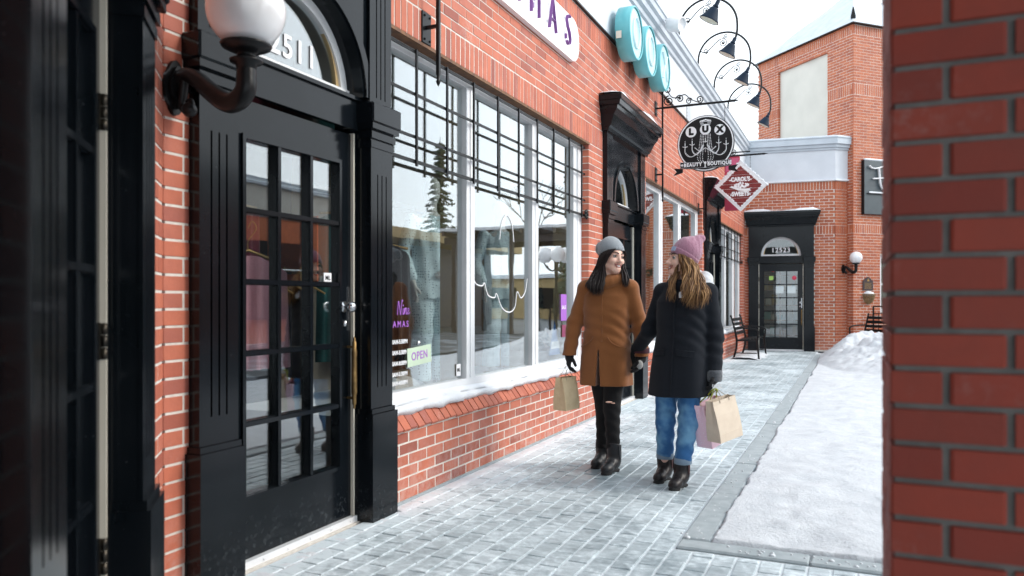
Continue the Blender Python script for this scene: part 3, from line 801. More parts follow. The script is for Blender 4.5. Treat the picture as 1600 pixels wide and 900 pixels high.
# fascia and cornice
mb=FA.mb(); mb.box(2.0,AEND+.2,-.5,.012,4.152,5.05); mb.build('fascia',M['stucco'],shop)
mb=FA.mb(); mb.box(2.0,AEND-.03,-.3,.030,4.149,4.165); mb.build('drip_edge',M['iron'],shop)
mb=FA.mb()
prof=[(-.3,4.86),(.014,4.86),(.04,4.875),(.045,4.93),(.085,4.955),(.09,5.02),(.125,5.045),(.13,5.12),(.145,5.125),(.145,5.15),(-.3,5.16)]
vs=[];n=len(prof)
for a in(2.0,AEND-.10): vs+=[(a,p[0],p[1]) for p in prof]
mb.add(vs,[(i,(i+1)%n,n+(i+1)%n,n+i) for i in range(n)]+[tuple(range(n)),tuple(range(2*n-1,n-1,-1))]); mb.build('cornice',M['trim_grey'],shop)
mb=FA.mb(); mb.box(2.0,AEND,-7,-.31,4.7,4.9); mb.build('roof',M['snow'],shop)
# shop interiors
mb=MB(); mb.box(-6.4,-2.66,2.3,7.9,-.03,.02); mb.build('shop_floor',M['wood_floor'],shop)
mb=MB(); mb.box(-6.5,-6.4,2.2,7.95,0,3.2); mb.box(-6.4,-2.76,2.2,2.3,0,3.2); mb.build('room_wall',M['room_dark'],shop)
mb=MB(); mb.box(-6.4,-2.76,7.62,7.72,.02,3.0); mb.build('room_wall',M['tan'],shop)
mb=MB(); mb.box(-6.4,-2.76,2.3,7.62,3.0,3.1); mb.build('room_ceiling',M['room'],shop)
mb=MB(); mb.box(-3.9,-2.80,3.95,7.62,.02,.50); mb.build('display_platform',M['white_paint'],shop)
mb=MB(); mb.box(-4.6,-4.54,5.7,7.5,.02,2.3); mb.box(-4.6,-4.54,4.0,4.7,.02,2.3); mb.build('display_screen',M['room'],shop)
for (y0,y1) in ((7.95,9.75),(9.85,14.1),(14.15,15.85),(15.95,19.6)):
    mb=MB(); mb.box(-5.0,-4.9,y0,y1,0,3.1); mb.box(-4.9,-2.76,y0,y0+.08,0,3.1); mb.box(-4.9,-2.76,y1-.08,y1,0,3.1); mb.box(-4.9,-2.76,y0+.08,y1-.08,3.0,3.1); mb.box(-4.9,-2.66,y0+.08,y1-.08,-.02,.02)
    mb.build('room_wall',M['room'],shop)
# walls under the arcade behind the camera
mb=MB(); mb.box(-1.40,-1.214,-5,.683,0,4.1); mb.build('arcade_wall',M['black'],shop)
arc=thing('arcade_roof','flat roof over the dark passage in front of the nearest doors','roof',(1,-1,3.5))
mb=MB(); mb.prism([(-1.2,-5),(6,-5),(6,2.45),(-1.6,2.45),(-1.6,1.5),(-1.2,1.0)],3.5,3.75); mb.build('slab',M['black'],arc)

# ------------------------------------------------------------------ corner shop with door 12523, chamfered end
r2=math.sqrt(.5)
FB=Fr((-2.5,19.95),(.9936,.113),(.113,-.9936)); BE=2.088
Ept=FB.pt(BE,0,0); FD=Fr((Ept.x,Ept.y),(r2,r2),(r2,-r2)); DE=.38
corner=thing('corner_shop','orange brick shop front with a single black arched door facing down the walk','building',(-1.4,20.1,0))
DB=(.085,1.52)
opsB=[(DB[0]+.01,DB[0]+DB[1]-.01,0,3.42)]
mb=FB.mb(); wall_slab(mb,0,BE-.014,0,4.15,opsB,-.26,-.003); mb.build('wall',M['mortar'],corner)
mb=FD.mb(); wall_slab(mb,.014,DE+.02,0,4.15,[],-.2,-.009); mb.build('wall',M['mortar'],corner)
bB=lay(.0,BE-.002,.04,4.15,opsB,.217,.0702,.010,BANDS,3); bD=lay(.006,DE+.09,.04,4.15,[],.217,.0702,.010,BANDS,4)
set_bricks(corner,[(FB,bB),(FD,bD)],M['brick_far'],300,.1)
door_unit(corner,FB,DB[0],DB[1],number='12523')
def plan_band(fr1,fr2,lists):
    """profile band that follows the front and the chamfer: [(n0,n1,z0,z1)]"""
    mb=MB()
    h=math.tan((math.atan2(fr2.a.y,fr2.a.x)-math.atan2(fr1.a.y,fr1.a.x))/2)
    for n1,z0,z1 in lists:
        p=[fr1.pt(.0,n1,0),fr1.pt(BE+n1*h,n1,0),fr2.pt(DE+.02,n1,0),fr2.pt(DE+.02,-.6,0),fr1.pt(.0,-.6,0)]
        mb.prism([(q.x,q.y) for q in p],z0,z1)
    return mb
plan_band(FB,FD,[(.014,4.152,4.90)]).build('fascia',M['stucco'],corner)
plan_band(FB,FD,[(.05,4.151,4.19)]).build('fascia_sill',M['snow'],corner)
plan_band(FB,FD,[(.045,4.90,4.955),(.08,4.955,5.03),(.125,5.03,5.175),(.14,5.175,5.20)]).build('cornice',M['trim_grey'],corner)
plan_band(FB,FD,[(.10,5.20,5.235)]).build('roof',M['snow'],corner)
# room behind the glass door: shelves with stock
mb=MB(); mb.M=FB.M; mb.flip=FB.M.to_3x3().determinant()<0
mb.box(.05,1.7,-3.0,-2.9,0,3.1); mb.box(-.05,.05,-2.9,-.30,0,3.1); mb.box(1.7,1.8,-2.9,-.30,0,3.1); mb.box(.05,1.7,-2.9,-.3,3.0,3.1); mb.box(.05,1.7,-2.9,-.17,-.02,.015); mb.build('room_wall',M['room'],corner)
mb=FB.mb(); 
for z in (.3,.7,1.1,1.5,1.9): mb.box(.1,1.65,-2.0,-1.6,z,z+.03)
for a in(.1,.85,1.6): mb.box(a,a+.05,-1.62,-1.57,0,2.2)
shelf=thing('stock_shelves','wooden stock shelves filled with boxes seen through the glass of door 12523','shelves',FB.pt(.85,-1.8,0))
mb.build('rack',M['wood_floor'],shelf)
rr=random.Random(8)
boxm=[pm('stock_box_%s'%n,c,rough=.7) for n,c in (('cream',(.62,.55,.42)),('green',(.05,.22,.16)),('brown',(.30,.18,.09)),('grey',(.45,.46,.47)),('ochre',(.5,.33,.1)))]
for z in (.33,.73,1.13,1.53):
    a=.17
    while a<1.5:
        w_=rr.uniform(.08,.2)
        m=FB.mb(); m.cbox(a,a+w_-.012,-1.95,-1.64,z,z+rr.uniform(.12,.3),.004); m.build('stock_box',rr.choice(boxm),shelf); a+=w_

# ------------------------------------------------------------------ tower
T0=Vector((-.026,20.324,0)); TL=3.5
FL=Fr((T0.x,T0.y),(-r2,r2),(-r2,-r2)); FR=Fr((T0.x,T0.y),(r2,r2),(r2,-r2))
tower=thing('brick_tower','square orange brick tower with a blank pale panel and a snowy pyramid roof','tower',(T0.x,T0.y+TL*r2,0))
PL=(.84,2.66,4.0,7.50); WR=(.85,1.75,.95,2.36)
TZ=7.93
mb=FL.mb(); wall_slab(mb,.014,TL,0,TZ,[PL],-.3,-.003); mb.build('wall',M['mortar'],tower)
mb=FR.mb(); wall_slab(mb,.014,TL,0,TZ,[WR],-.3,-.003); mb.build('wall',M['mortar'],tower)
mb=MB(); B_=[T0+Vector((-r2*TL,r2*TL,0)),T0+Vector((0,2*r2*TL,0)),T0+Vector((r2*TL,r2*TL,0))]
mb.prism([(B_[0].x+.3,B_[0].y),(B_[1].x,B_[1].y-.3),(B_[2].x-.3,B_[2].y),(B_[1].x,B_[1].y)],0,TZ) if 0 else None
FK=Fr((B_[1].x,B_[1].y),(-r2,-r2),(-r2,r2)); FK2=Fr((B_[1].x,B_[1].y),(r2,-r2),(r2,r2))
mb=FK.mb(); mb.box(0,TL-.3,-.3,-.009,0,TZ); mb.frame(FK2.M); mb.box(.3,TL-.3,-.3,-.009,0,TZ); mb.build('wall',M['brick_far'],tower)
mb=FL.mb(); mb.box(PL[0]-.004,PL[1]+.004,-.12,-.07,PL[2],PL[3]+.004); mb.build('blank_panel',M['beige'],tower)
TB=[(2.88,3.10),(6.24,6.52),(7.70,7.93)]
bL=lay(.004,TL,3.9,TZ,[PL],.217,.0702,.010,TB,5)+lay(.004,.5,.03,3.895,[],.217,.0702,.010,TB,7); bR=lay(.003,TL,.03,TZ,[WR],.217,.0702,.010,TB,6)
set_bricks(tower,[(FL,bL),(FR,bR)],M['brick_far'],300,.1)
# bands stand a little proud
mb=FL.mb(); mb.box(-.0,TL,-.05,.012,7.90,7.928); mb.build('eaves_course',M['brick_far'],tower)
# roof
cx=T0+Vector((0,TL*r2,0)); ov=.10; R_=TL*r2+ov*math.sqrt(2)
def roof(z0,zt,R,mat,name,seg=9,amp=.0):
    mb=MB(); cs=[Vector((cx.x,cx.y-R,z0)),Vector((cx.x+R,cx.y,z0)),Vector((cx.x,cx.y+R,z0)),Vector((cx.x-R,cx.y,z0))]; ap=Vector((cx.x,cx.y,zt))
    for i in range(4):
        p,q=cs[i],cs[(i+1)%4]; vs=[];fs=[]; n=seg
        idx={}
        for j in range(n+1):
            for k in range(n-j+1):
                P=ap+(p-ap)*((n-j-k)/n)+(q-ap)*(k/n) ; P=p*((n-j-k)/n)+q*(k/n)+ap*(j/n)
                if amp and j>0: P.z+=amp*math.sin(P.x*5+P.y*3)*math.sin(P.y*6)
                idx[(j,k)]=len(vs); vs.append(P)
        for j in range(n):
            for k in range(n-j):
                fs.append((idx[(j,k)],idx[(j,k+1)],idx[(j+1,k)]))
                if k<n-j-1: fs.append((idx[(j,k+1)],idx[(j+1,k+1)],idx[(j+1,k)]))
        mb.add(vs,fs,0,amp>0)
    mb.box(cx.x-.05,cx.x+.05,cx.y-.05,cx.y+.05,z0-.02,z0+.2)
    return mb.build(name,mat,tower)
mb=MB(); mb.prism([(cx.x,cx.y-R_),(cx.x+R_,cx.y),(cx.x,cx.y+R_),(cx.x-R_,cx.y)],TZ+.002,TZ+.022); mb.build('eaves',M['iron'],tower)
roof(TZ+.024,TZ+1.74,R_-.02,M['snow_roof'],'roof',12,.02)
# shingles showing through the snow on the ridge
for i in range(8):
    t=.07+i*.042; P=Vector((cx.x,cx.y-R_+.02,TZ+.10)).lerp(Vector((cx.x,cx.y,TZ+1.74)),t)
    mb=MB(); mb.cbox(P.x-.058+.006*i,P.x+.058-.006*i,P.y-.022,P.y+.10,P.z-.03,P.z+.004,.004); mb.build('ridge_shingle',M['iron'],tower)
# window in the right face
wt=FR.mb(); lattice(wt,[(WR[0]+.004,WR[0]+.09),(1.27,1.33),(WR[1]-.09,WR[1]-.004)],[(WR[2]+.004,WR[2]+.09),(1.62,1.67),(WR[3]-.09,WR[3]-.004)],-.14,-.05); wf=wt.build('window',M['white_paint'],tower)
panes(wf,FR,[(WR[0]+.004,WR[0]+.09),(1.27,1.33),(WR[1]-.09,WR[1]-.004)],[(WR[2]+.004,WR[2]+.09),(1.62,1.67),(WR[3]-.09,WR[3]-.004)],-.1)
mb=FR.mb(); mb.box(WR[0]-.1,WR[1]+.1,-.5,-.45,.7,2.6); mb.build('blind',M['cream'],tower)

# ------------------------------------------------------------------ foreground pillar
PX0,PX1,PY0,PY1=.0575,.75,1.509,1.95
pil=thing('brick_pillar','dark red brick pillar filling the right edge, close to the camera','pillar',((PX0+PX1)/2,(PY0+PY1)/2,0))
mb=MB(); mb.box(PX0+.008,PX1-.008,PY0+.008,PY1-.008,0,3.5); mb.build('core',M['mortar_grey'],pil)
FP=Fr((PX0,PY0),(1,0),(0,-1)); FPs=Fr((PX0,PY1),(0,-1),(-1,0))
def lay_pillar(W,odd,hd,z0=-.0108,z1=3.5):
    out=[];z=z0;row=0
    while z<z1-.05:
        a=0; first = hd if (row+odd)%2 else .188
        while a<W-.03:
            b=min(a+first,W); out.append((a,b-(.012 if b<W-.03 else 0),z,z+.0560)); a=b; first=.188
        z+=.0658; row+=1
    return out
bp=lay_pillar(PX1-PX0,1,.093); bs=[(max(b[0],.0),b[1]-(.104 if b[1]>PY1-PY0-.01 else 0),b[2],b[3]) for b in lay_pillar(PY1-PY0,0,.093)]
bs=[b for b in bs if b[1]-b[0]>.03]
set_bricks(pil,[(FP,bp),(FPs,bs)],M['brick_dark'],300,.1)
M['fig']=pm('faint_figure',(.66,.84,.87),rough=.3)
# ------------------------------------------------------------------ wall lamps with milk glass globes
def globe_lamp(base,out,label,drop=.0,reach=.38,group='globe wall lamps'):
    """base on the wall, out = outward direction"""
    o=Vector((out[0],out[1],0)).normalized(); s=Vector((-o.y,o.x,0)); Z=Vector((0,0,1)); B=Vector(base)
    t=thing('wall_lamp',label,'lamp',base,group)
    mb=MB(); m=Matrix.Identity(4)
    for i in range(3): m[i][0]=s[i]; m[i][1]=o[i]; m[i][2]=Z[i]; m[i][3]=B[i]
    mb.frame(m)
    pl=[(.055*math.cos(a)*(1+.12*math.cos(4*a)),.105*math.sin(a)*(1+.05*math.cos(4*a))) for a in [2*PI*i/28 for i in range(28)]]
    mb.prism([(p[0],p[1]) for p in pl],.0,.018,axes=(0,2,1)); pl2=[(p[0]*.7,p[1]*.78) for p in pl]; mb.prism(pl2,.018,.034,axes=(0,2,1))
    mb.build('back_plate',M['iron'],t)
    P=lambda n,z:B+o*n+Z*z
    mb=MB(); r_=reach
    arm=smooth_pts([P(.02,.03),P(.07,.045),P(.13,.02),P(.20,-.035),P(.28,-.085),P(.335,-.085),P(r_-.005,-.05),P(r_,.005),P(r_,.05)],7)
    n=len(arm); mb.tube(arm,[.024+.010*math.sin(PI*i/n)+.010*(i/n) for i in range(n)],14)
    curl=smooth_pts([P(.06,.03),P(.05,-.03),P(.045,-.07),P(.07,-.10),P(.10,-.085),P(.095,-.06),P(.075,-.062)],6); mb.tube(curl,[.019-.010*i/len(curl) for i in range(len(curl))],8)
    mb.ball(P(.088,-.095),.030,14,9); mb.build('arm',M['iron'],t)
    c=P(r_,.05)
    mb=MB(); mb.lathe([(.0,-.03),(.036,-.02),(.040,.0),(.060,.006),(.062,.014),(.042,.020),(.034,.03),(.036,.038),(.055,.046),(.090,.062),(.096,.072),(.070,.080),(.05,.086),(.0,.086)],c,(0,0,1),24); mb.build('globe_holder',M['iron'],t)
    mb=MB(); mb.ball(c+Z*.205,.147,36,24); mb.build('globe',M['globe'],t)
    return t
globe_lamp((-2.498,2.262,2.075),(1,0),'black wall lamp with white glass globe mounted beside the nearest glazed door')
bp_=FD.pt(.24,.002,2.01)
globe_lamp(bp_,(r2*.6+.4,-r2),'small distant white globe lamp on the orange brick wall above the plaque')

# ------------------------------------------------------------------ hanging signs and brackets
def bracket(y,z,reach,label,zb,arm=True):
    t=thing('sign_bracket',label,'bracket',(-2.4,y,zb))
    xr=-2.40
    mb=MB(); mb.box(xr-.011,xr+.011,y-.011,y+.011,zb+.03,z+.30); mb.lathe([(.0,-.045),(.008,-.03),(.016,-.012),(.010,0),(.011,.03)],(xr,y,zb),(0,0,1),10); mb.lathe([(.011,0),(.017,.02),(.012,.035),(.006,.06),(0,.08)],(xr,y,z+.30),(0,0,1),10); mb.build('upright',M['iron'],t)
    for zz in (z,zb+.34):
        mb=MB(); mb.cbox(-2.499,-2.488,y-.045,y+.065,zz-.10,zz+.10,.003); mb.box(-2.488,xr-.011,y-.010,y+.010,zz-.010,zz+.010)
        for (dy,dz) in ((-.02,.075),(.045,.075),(-.02,-.075),(.045,-.075)): mb.ball((-2.486,y+dy,zz+dz),.008,8,5)
        mb.build('wall_plate',M['iron'],t)
    if arm:
        mb=MB(); mb.tube([(xr,y,z),(-2.5+reach-.06,y,z+.0)],.016,8); mb.lathe([(.016,0),(.018,.015),(.012,.03),(.006,.06),(0,.085)],(-2.5+reach-.06,y,z),(1,0,0),10); mb.build('rail',M['iron'],t)
        mb=MB()
        def sp(cx,cz,r0,turns,a0,d=1):
            n=26; return [(cx+r0*(1-.78*i/n)*math.cos(a0+d*turns*2*PI*i/n),y,cz+r0*(1-.78*i/n)*math.sin(a0+d*turns*2*PI*i/n)) for i in range(n+1)]
        mb.tube(smooth_pts([(xr+.01,y,z+.28),(xr+.06,y,z+.235),(xr+.12,y,z+.14),(xr+.20,y,z+.12),(xr+.30,y,z+.15),(xr+.38,y,z+.08),(xr+.50,y,z+.02)],6),.007,6)
        mb.tube(sp(xr+.085,z+.085,.072,1.6,PI*.5),.0085,6); mb.tube(sp(xr+.065,z+.235,.055,1.4,PI*1.1,-1),.008,6); mb.tube(sp(xr+.235,z+.10,.055,1.5,PI*1.0,-1),.008,6); mb.tube(sp(xr+.50,z+.065,.05,1.5,-PI*.5,1),.008,6); mb.tube(sp(xr+.36,z+.055,.045,1.4,PI*.2,1),.007,6)
        mb.ball((xr+.085,y,z+.085),.016,10,7); mb.ball((xr+.235,y,z+.10),.013,10,7)
        mb.build('scrollwork',M['iron'],t)
    return t
def chain(mb,x,y,z0,z1):
    n=max(2,int((z1-z0)/.022))
    for i in range(n):
        z=z0+(z1-z0)*(i+.5)/n; pts=[]
        for k in range(9):
            a=2*PI*k/8; q=.006*math.cos(a); pts.append((x+(q if i%2 else 0),y+(0 if i%2 else q),z+.013*math.sin(a)))
        mb.tube(pts,.0022,5,caps=False)
bracket(4.24,3.90,1.05,'black iron sign bracket upright beside the barred shop window',2.62)
bracket(10.45,3.87,1.10,'black scrolled iron bracket holding the round beauty boutique sign',2.62)
bracket(13.6,3.72,1.15,'black iron bracket holding the red diamond sweets sign',2.50)
# round sign
LX=Vector((-1.82,10.45,3.335)); R1=.375
lux=thing('hanging_sign','round black beauty boutique sign with a white chandelier and ribbon banner','sign',LX-Vector((0,0,.42)),'hanging shop signs')
U=(0,0,1); RT=(1,0,0)
def disc(mb,c,r0,r1,y0,y1,seg=48,mat=0):      # ring or disc in the xz plane
    vs=[];fs=[]
    for k in range(seg):
        a=2*PI*k/seg; ca,sa=math.cos(a),math.sin(a)
        for rr,yy in ((r0,y0),(r1,y0),(r1,y1),(r0,y1)): vs.append((c[0]+rr*ca,yy,c[2]+rr*sa))
    for k in range(seg):
        k2=(k+1)%seg
        for q in range(4):
            q2=(q+1)%4; fs.append((4*k+q,4*k2+q,4*k2+q2,4*k+q2))
    mb.add(vs,fs,mat)
yf=LX.y-.016
mb=MB(); disc(mb,LX,0.0,R1,yf,LX.y+.016); mb.build('board',M['blackprint'],lux)
mb=MB(); disc(mb,LX,R1-.024,R1-.009,yf-.003,yf+.001)
def wt(pts,r=.005,fl=.5): mb.tube([(LX.x+p[0],yf-.002,LX.z+p[1]) for p in pts],r*1.4,6,flat=fl*.75)
def dots(pts,r=.0055):
    for p in pts: mb.lathe([(r*1.3,0),(r,.003),(0,.004)],(LX.x+p[0],yf,LX.z+p[1]),(0,-1,0),6)
# chandelier: crown, strings of beads, arms and candles
for i in range(9):
    mb.lathe([(.010,0),(.008,.003),(0,.004)],(LX.x+(i-4)*.016,yf,LX.z+.315-.004*abs(i-4)),(0,-1,0),8)
wt([(-.075,.30),(0,.29),(.075,.30)],.006)
for xx in (-.07,-.052,-.035,.035,.052,.07): dots([(xx*(1-.1*k),.285-.018*k) for k in range(5)],.005)
for sgn in (-1,1):
    for off in (.03,.055,.08):
        dots([(sgn*(off*.8+off*.5*(k/14)**1.5),.115-.0205*k) for k in range(14)],.005)
        dots([(sgn*(off*1.3*math.cos(k*PI/12)),-.18-.09*math.sin(k*PI/12)) for k in range(7)],.005)
for ax_,az in ((-.27,.02),(-.175,.045),(0,.075),(.175,.045),(.27,.02)):
    b0=(0,-.13); 
    pts=smooth_pts([(Vector((ax_,az-.06,0))),Vector((ax_*.98,az-.14,0)),Vector((ax_*.72,az-.19,0)),Vector((ax_*.35,az-.14,0)),Vector((ax_*.12,-.02,0))],6)
    if ax_: wt([(p.x,p.y) for p in pts],.0085)
    wt([(ax_-.033,az-.045),(ax_,az-.06),(ax_+.033,az-.045)],.009); wt([(ax_,az-.055),(ax_,az)],.009); wt([(ax_,az+.01),(ax_,az+.03)],.0045)
    dots([(ax_*(.95-.06*k)+.0,az-.075-.052*math.sin(PI*k/9)-.06) for k in range(10)],.0045)
wt([(-.14,-.05),(-.07,-.11),(0,-.06),(.07,-.11),(.14,-.05)],.010)
for dx in (-.19,0,.19): mb.prism([( .072*math.cos(2*PI*k/28), .072*math.sin(2*PI*k/28)) for k in range(28)],0,.001) if 0 else disc(mb,LX+Vector((dx,0,.185-.02*abs(dx)/.19)),0,.072,yf-.006,yf-.003,28)
mb.build('emblem',M['white'],lux)
mb=MB()
for dx,ch in ((-.19,'L'),(0,'U'),(.19,'X')): add_text(mb,ch,.115,(LX.x+dx,yf-.008,LX.z+.185-.02*abs(dx)/.19),RT,U,bold=.009,extrude=.001)
mb.build('lettering',M['blackprint'],lux)
# ribbon banner
mb=MB()
def rib(xa,xb,za,zb,y0,y1,h=.062,n=10,mat=0,bow=.012):
    pts=[]
    lo=[];hi=[]
    for i in range(n+1):
        t=i/n; x=xa+(xb-xa)*t; z=za+(zb-za)*t-bow*math.sin(PI*t); lo.append((LX.x+x,LX.z+z-h/2)); hi.append((LX.x+x,LX.z+z+h/2))
    mb.prism(lo+hi[::-1],y0,y1,mat,axes=(0,2,1))
ZB=-.275
rib(-.335,-.06,ZB,ZB-.012,yf-.016,yf-.006,.085); rib(.06,.335,ZB-.012,ZB,yf-.016,yf-.006,.085); rib(-.0615,.0615,ZB-.017,ZB-.017,yf-.0165,yf-.0065,.085,bow=.003)
for s in (-1,1):
    p=[(s*.30,ZB-.05),(s*.42,ZB-.035+.0),(s*.385,ZB-.085),(s*.43,ZB-.135),(s*.30,ZB-.10)]
    p=[(LX.x+a,LX.z+b) for a,b in p]; mb.prism(p if s>0 else p[::-1],yf-.004,yf+.006,0,axes=(0,2,1))
mb.build('ribbon',M['blackprint'],lux)
mb=MB()
for q in (-.037,.037): wt([(-.33,ZB+q),(-.20,ZB+q-.010),(-.06,ZB+q-.014),(.06,ZB+q-.014),(.20,ZB+q-.010),(.33,ZB+q)],.0028)
for s in (-1,1): wt([(s*.33,ZB-.037),(s*.33,ZB+.037)],.0028)
mb.v=[(x,y-.015,z) for x,y,z in mb.v]
add_text(mb,'+BEAUTY',.064,(LX.x-.185,yf-.0175,LX.z+ZB-.006),RT,U,bold=.003,extrude=.001,spacing=1.2,sx=.9)
add_text(mb,'BOUTIQUE',.064,(LX.x+.185,yf-.0175,LX.z+ZB-.006),RT,U,bold=.003,extrude=.001,spacing=1.15,sx=.88)
disc(mb,LX+Vector((0,0,ZB+.012)),.0,.017,yf-.022,yf-.017,16); mb.box(LX.x-.006,LX.x+.006,yf-.022,yf-.017,LX.z+ZB-.045,LX.z+ZB); mb.box(LX.x-.015,LX.x+.015,yf-.022,yf-.017,LX.z+ZB-.05,LX.z+ZB-.045)
mb.build('lettering',M['white'],lux)
mb=MB(); chain(mb,LX.x-.25,10.45,LX.z+.27,3.86); chain(mb,LX.x+.25,10.45,LX.z+.27,3.86); mb.build('chain',M['iron'],lux)
# red diamond sign
CX=Vector((-1.78,13.6,3.19)); q=.432
car=thing('hanging_sign','red diamond shaped sweets sign of painted boards with a ragged white border','sign',CX-Vector((0,0,q)),'hanging shop signs')
yc=CX.y-.018
mb=MB(); mb.prism([(CX.x-q,CX.z),(CX.x,CX.z-q),(CX.x+q,CX.z),(CX.x,CX.z+q)],yc,CX.y+.018,axes=(0,2,1)); mb.build('border',M['white_paint'],car)
qi=q-.075
for k in range(9):                    # red boards, one by one
    za=-qi+2*qi*k/9; zb_=za+2*qi/9-.006
    pts=[(-(qi-abs(za)),za),((qi-abs(za)),za)] if abs(za)<qi-.001 else [(0,za)]
    if za<0<zb_: pts+= [(qi,0)]
    up=[((qi-abs(zb_)),zb_),(-(qi-abs(zb_)),zb_)] if abs(zb_)<qi-.002 else [(0,zb_)]
    pts+=up
    if za<0<zb_: pts+=[(-qi,0)]
    m=MB(); m.prism([(CX.x+a,CX.z+b) for a,b in pts],yc-.006,yc-.0005,axes=(0,2,1)); m.build('plank',M['red_sign'],car)
mb=MB()
rg=random.Random(4)
for s in range(4):                    # ragged inner edge of the border
    for k in range(26):
        t=(k+rg.random())/26; a=Vector((-(qi+.01),0)).lerp(Vector((0,qi+.01)),t) ; a=Vector((a.x*(1,1,-1,-1)[s],a.y*(1,-1,1,-1)[s]))
        r_=rg.uniform(.008,.022); mb.lathe([(r_,0),(r_*.9,.0015),(0,.002)],(CX.x+a.x,yc-.006,CX.z+a.y),(0,-1,0),7)
add_text(mb,"-CAROL'S-",.10,(CX.x,yc-.008,CX.z+.115),RT,U,bold=.006,extrude=.001,sx=.80)
add_text(mb,"-SWEETS-",.10,(CX.x,yc-.008,CX.z-.135),RT,U,bold=.006,extrude=.001,sx=.80)
# pile of sweets on a ribbon
for k in range(30):
    a=rg.uniform(-.12,.12); b=rg.uniform(-.05,.06)*(1-abs(a)/.16); r_=rg.uniform(.010,.024)
    mb.lathe([(r_,0),(r_*.7,.003),(0,.004)],(CX.x+a+.01,yc-.006,CX.z+b+.01),(0,-1,0),7)
mb.prism([(CX.x+a,CX.z+b) for a,b in [(-.17,.03),(-.12,.0),(-.02,-.035),(.10,-.05),(.19,-.03),(.15,-.055),(.18,-.085),(.08,-.09),(-.03,-.075),(-.13,-.03),(-.18,-.01),(-.14,.01)]],yc-.011,yc-.006,axes=(0,2,1))
mb.build('lettering',M['white'],car)
mb=MB()
n=18
for i in range(n):                    # snow on the two upper edges
    t=i/(n-1)
    for s in (-1,1):
        p=Vector((CX.x+s*q*(1-t),CX.y,CX.z+q*t)); mb.ball(p+Vector((0,0,.006)),.020+.008*math.sin(i*2.3+s),8,6,(1,.9,.8))
mb.build('snow_cap',M['snow'],car)
mb=MB(); chain(mb,CX.x-.16,13.6,CX.z+.30,3.71); chain(mb,CX.x+.16,13.6,CX.z+.30,3.71); mb.build('chain',M['iron'],car)
# crimson board further along
cr=thing('hanging_sign','crimson and pink hanging board half hidden behind the red diamond sign','sign',(-2.13,15.1,2.95),'hanging shop signs')
mb=MB(); mb.cbox(-2.27,-1.99,15.08,15.12,2.95,3.98,.006); mb.build('board',M['crimson'],cr)
pkm=pm('pink_board',(.55,.10,.2),rough=.5)
for z0_,z1_ in ((3.70,3.95),(3.3,3.42)): mb=MB(); mb.cbox(-2.25,-2.01,15.072,15.079,z0_,z1_,.002); mb.build('pink_panel',pkm,cr)
mb=MB(); mb.tube([(-2.49,15.1,4.06),(-1.8,15.1,4.06)],.012,8); chain(mb,-2.22,15.1,3.98,4.05); chain(mb,-2.04,15.1,3.98,4.05); mb.build('rail',M['iron'],cr)

# white oblong wall sign with raised purple letters
pj=thing('wall_sign','white rounded sign board with raised purple capitals high on the brick wall','sign',(-2.47,5.6,3.5))
def rrect(a0,a1,z0,z1,r,n=8):
    out=[]
    for (cx_,cz_,s0) in ((a1-r,z0+r,-PI/2),(a1-r,z1-r,0),(a0+r,z1-r,PI/2),(a0+r,z0+r,PI)):
        for i in range(n+1): an=s0+PI/2*i/n; out.append((cx_+r*math.cos(an),cz_+r*math.sin(an)))
    return out
mb=FA.mb(); mb.prism(rrect(4.15,7.10,3.515,3.92,.18),.004,.05,axes=(0,2,1)); mb.build('board',M['white'],pj)
x_=4.27
for ch in 'PAJAMAS':
    m=MB(); add_text(m,ch,.45,FA.pt(x_,.085,3.715),(0,1,0),U,extrude=.014,bold=-.017,sx=.70); m.box(-2.45,-2.43,x_-.01,x_+.01,3.66,3.70); m.build('letter',M['purple'],pj); x_+=.405
# three turquoise drums
for i,(yy,zz) in enumerate(((8.50,4.25),(9.19,4.25),(9.93,4.26))):
    t=thing('drum_sign',('turquoise round drum sign on the grey fascia, nearest of the three','turquoise round drum sign, middle one of the three on the fascia','turquoise round drum sign, farthest of the three above the scrolled bracket')[i],'sign',(-2.4,yy,zz-.33),'turquoise drum signs')
    mb=FA.mb(); mb.lathe([(0,.08),(.285,.08),(.298,.09),(.298,.250),(.290,.257),(.276,.257),(.276,.247)],(yy,0,zz),(0,1,0),48); mb.box(yy-.05,yy+.05,.0125,.082,zz-.05,zz+.05); mb.build('drum',M['teal'],t)
    mb=FA.mb(); mb.lathe([(.277,.240),(.2,.244),(0,.245)],(yy,0,zz),(0,1,0),48); mb.build('face',M['teal_face'],t)
    mb=FA.mb(); 
    if i==0:
        m2=FA.mb(); m2.M=FA.M; a=PI*1.02; m2.box(yy-.301,yy-.296,.10,.16,zz-.13,zz-.05); m2.build('maker_label',M['cream'],t)
    # pale raised figure on the face
    mb=FA.mb(); pts=[(yy+.14*math.cos(a),.246,zz+.17*math.sin(a)) for a in [2*PI*k/30 for k in range(31)]] if i<2 else [(yy-.12,.246,zz-.16),(yy+.0,.246,zz+.03),(yy+.12,.246,zz+.17)]
    mb.tube(pts,.022,6,flat=.4)
    if i==2: mb.tube([(yy+.12,.246,zz-.16),(yy,.246,zz+.03),(yy-.12,.246,zz+.17)],.022,6,flat=.4)
    mb.build('figure',M['fig'],t)

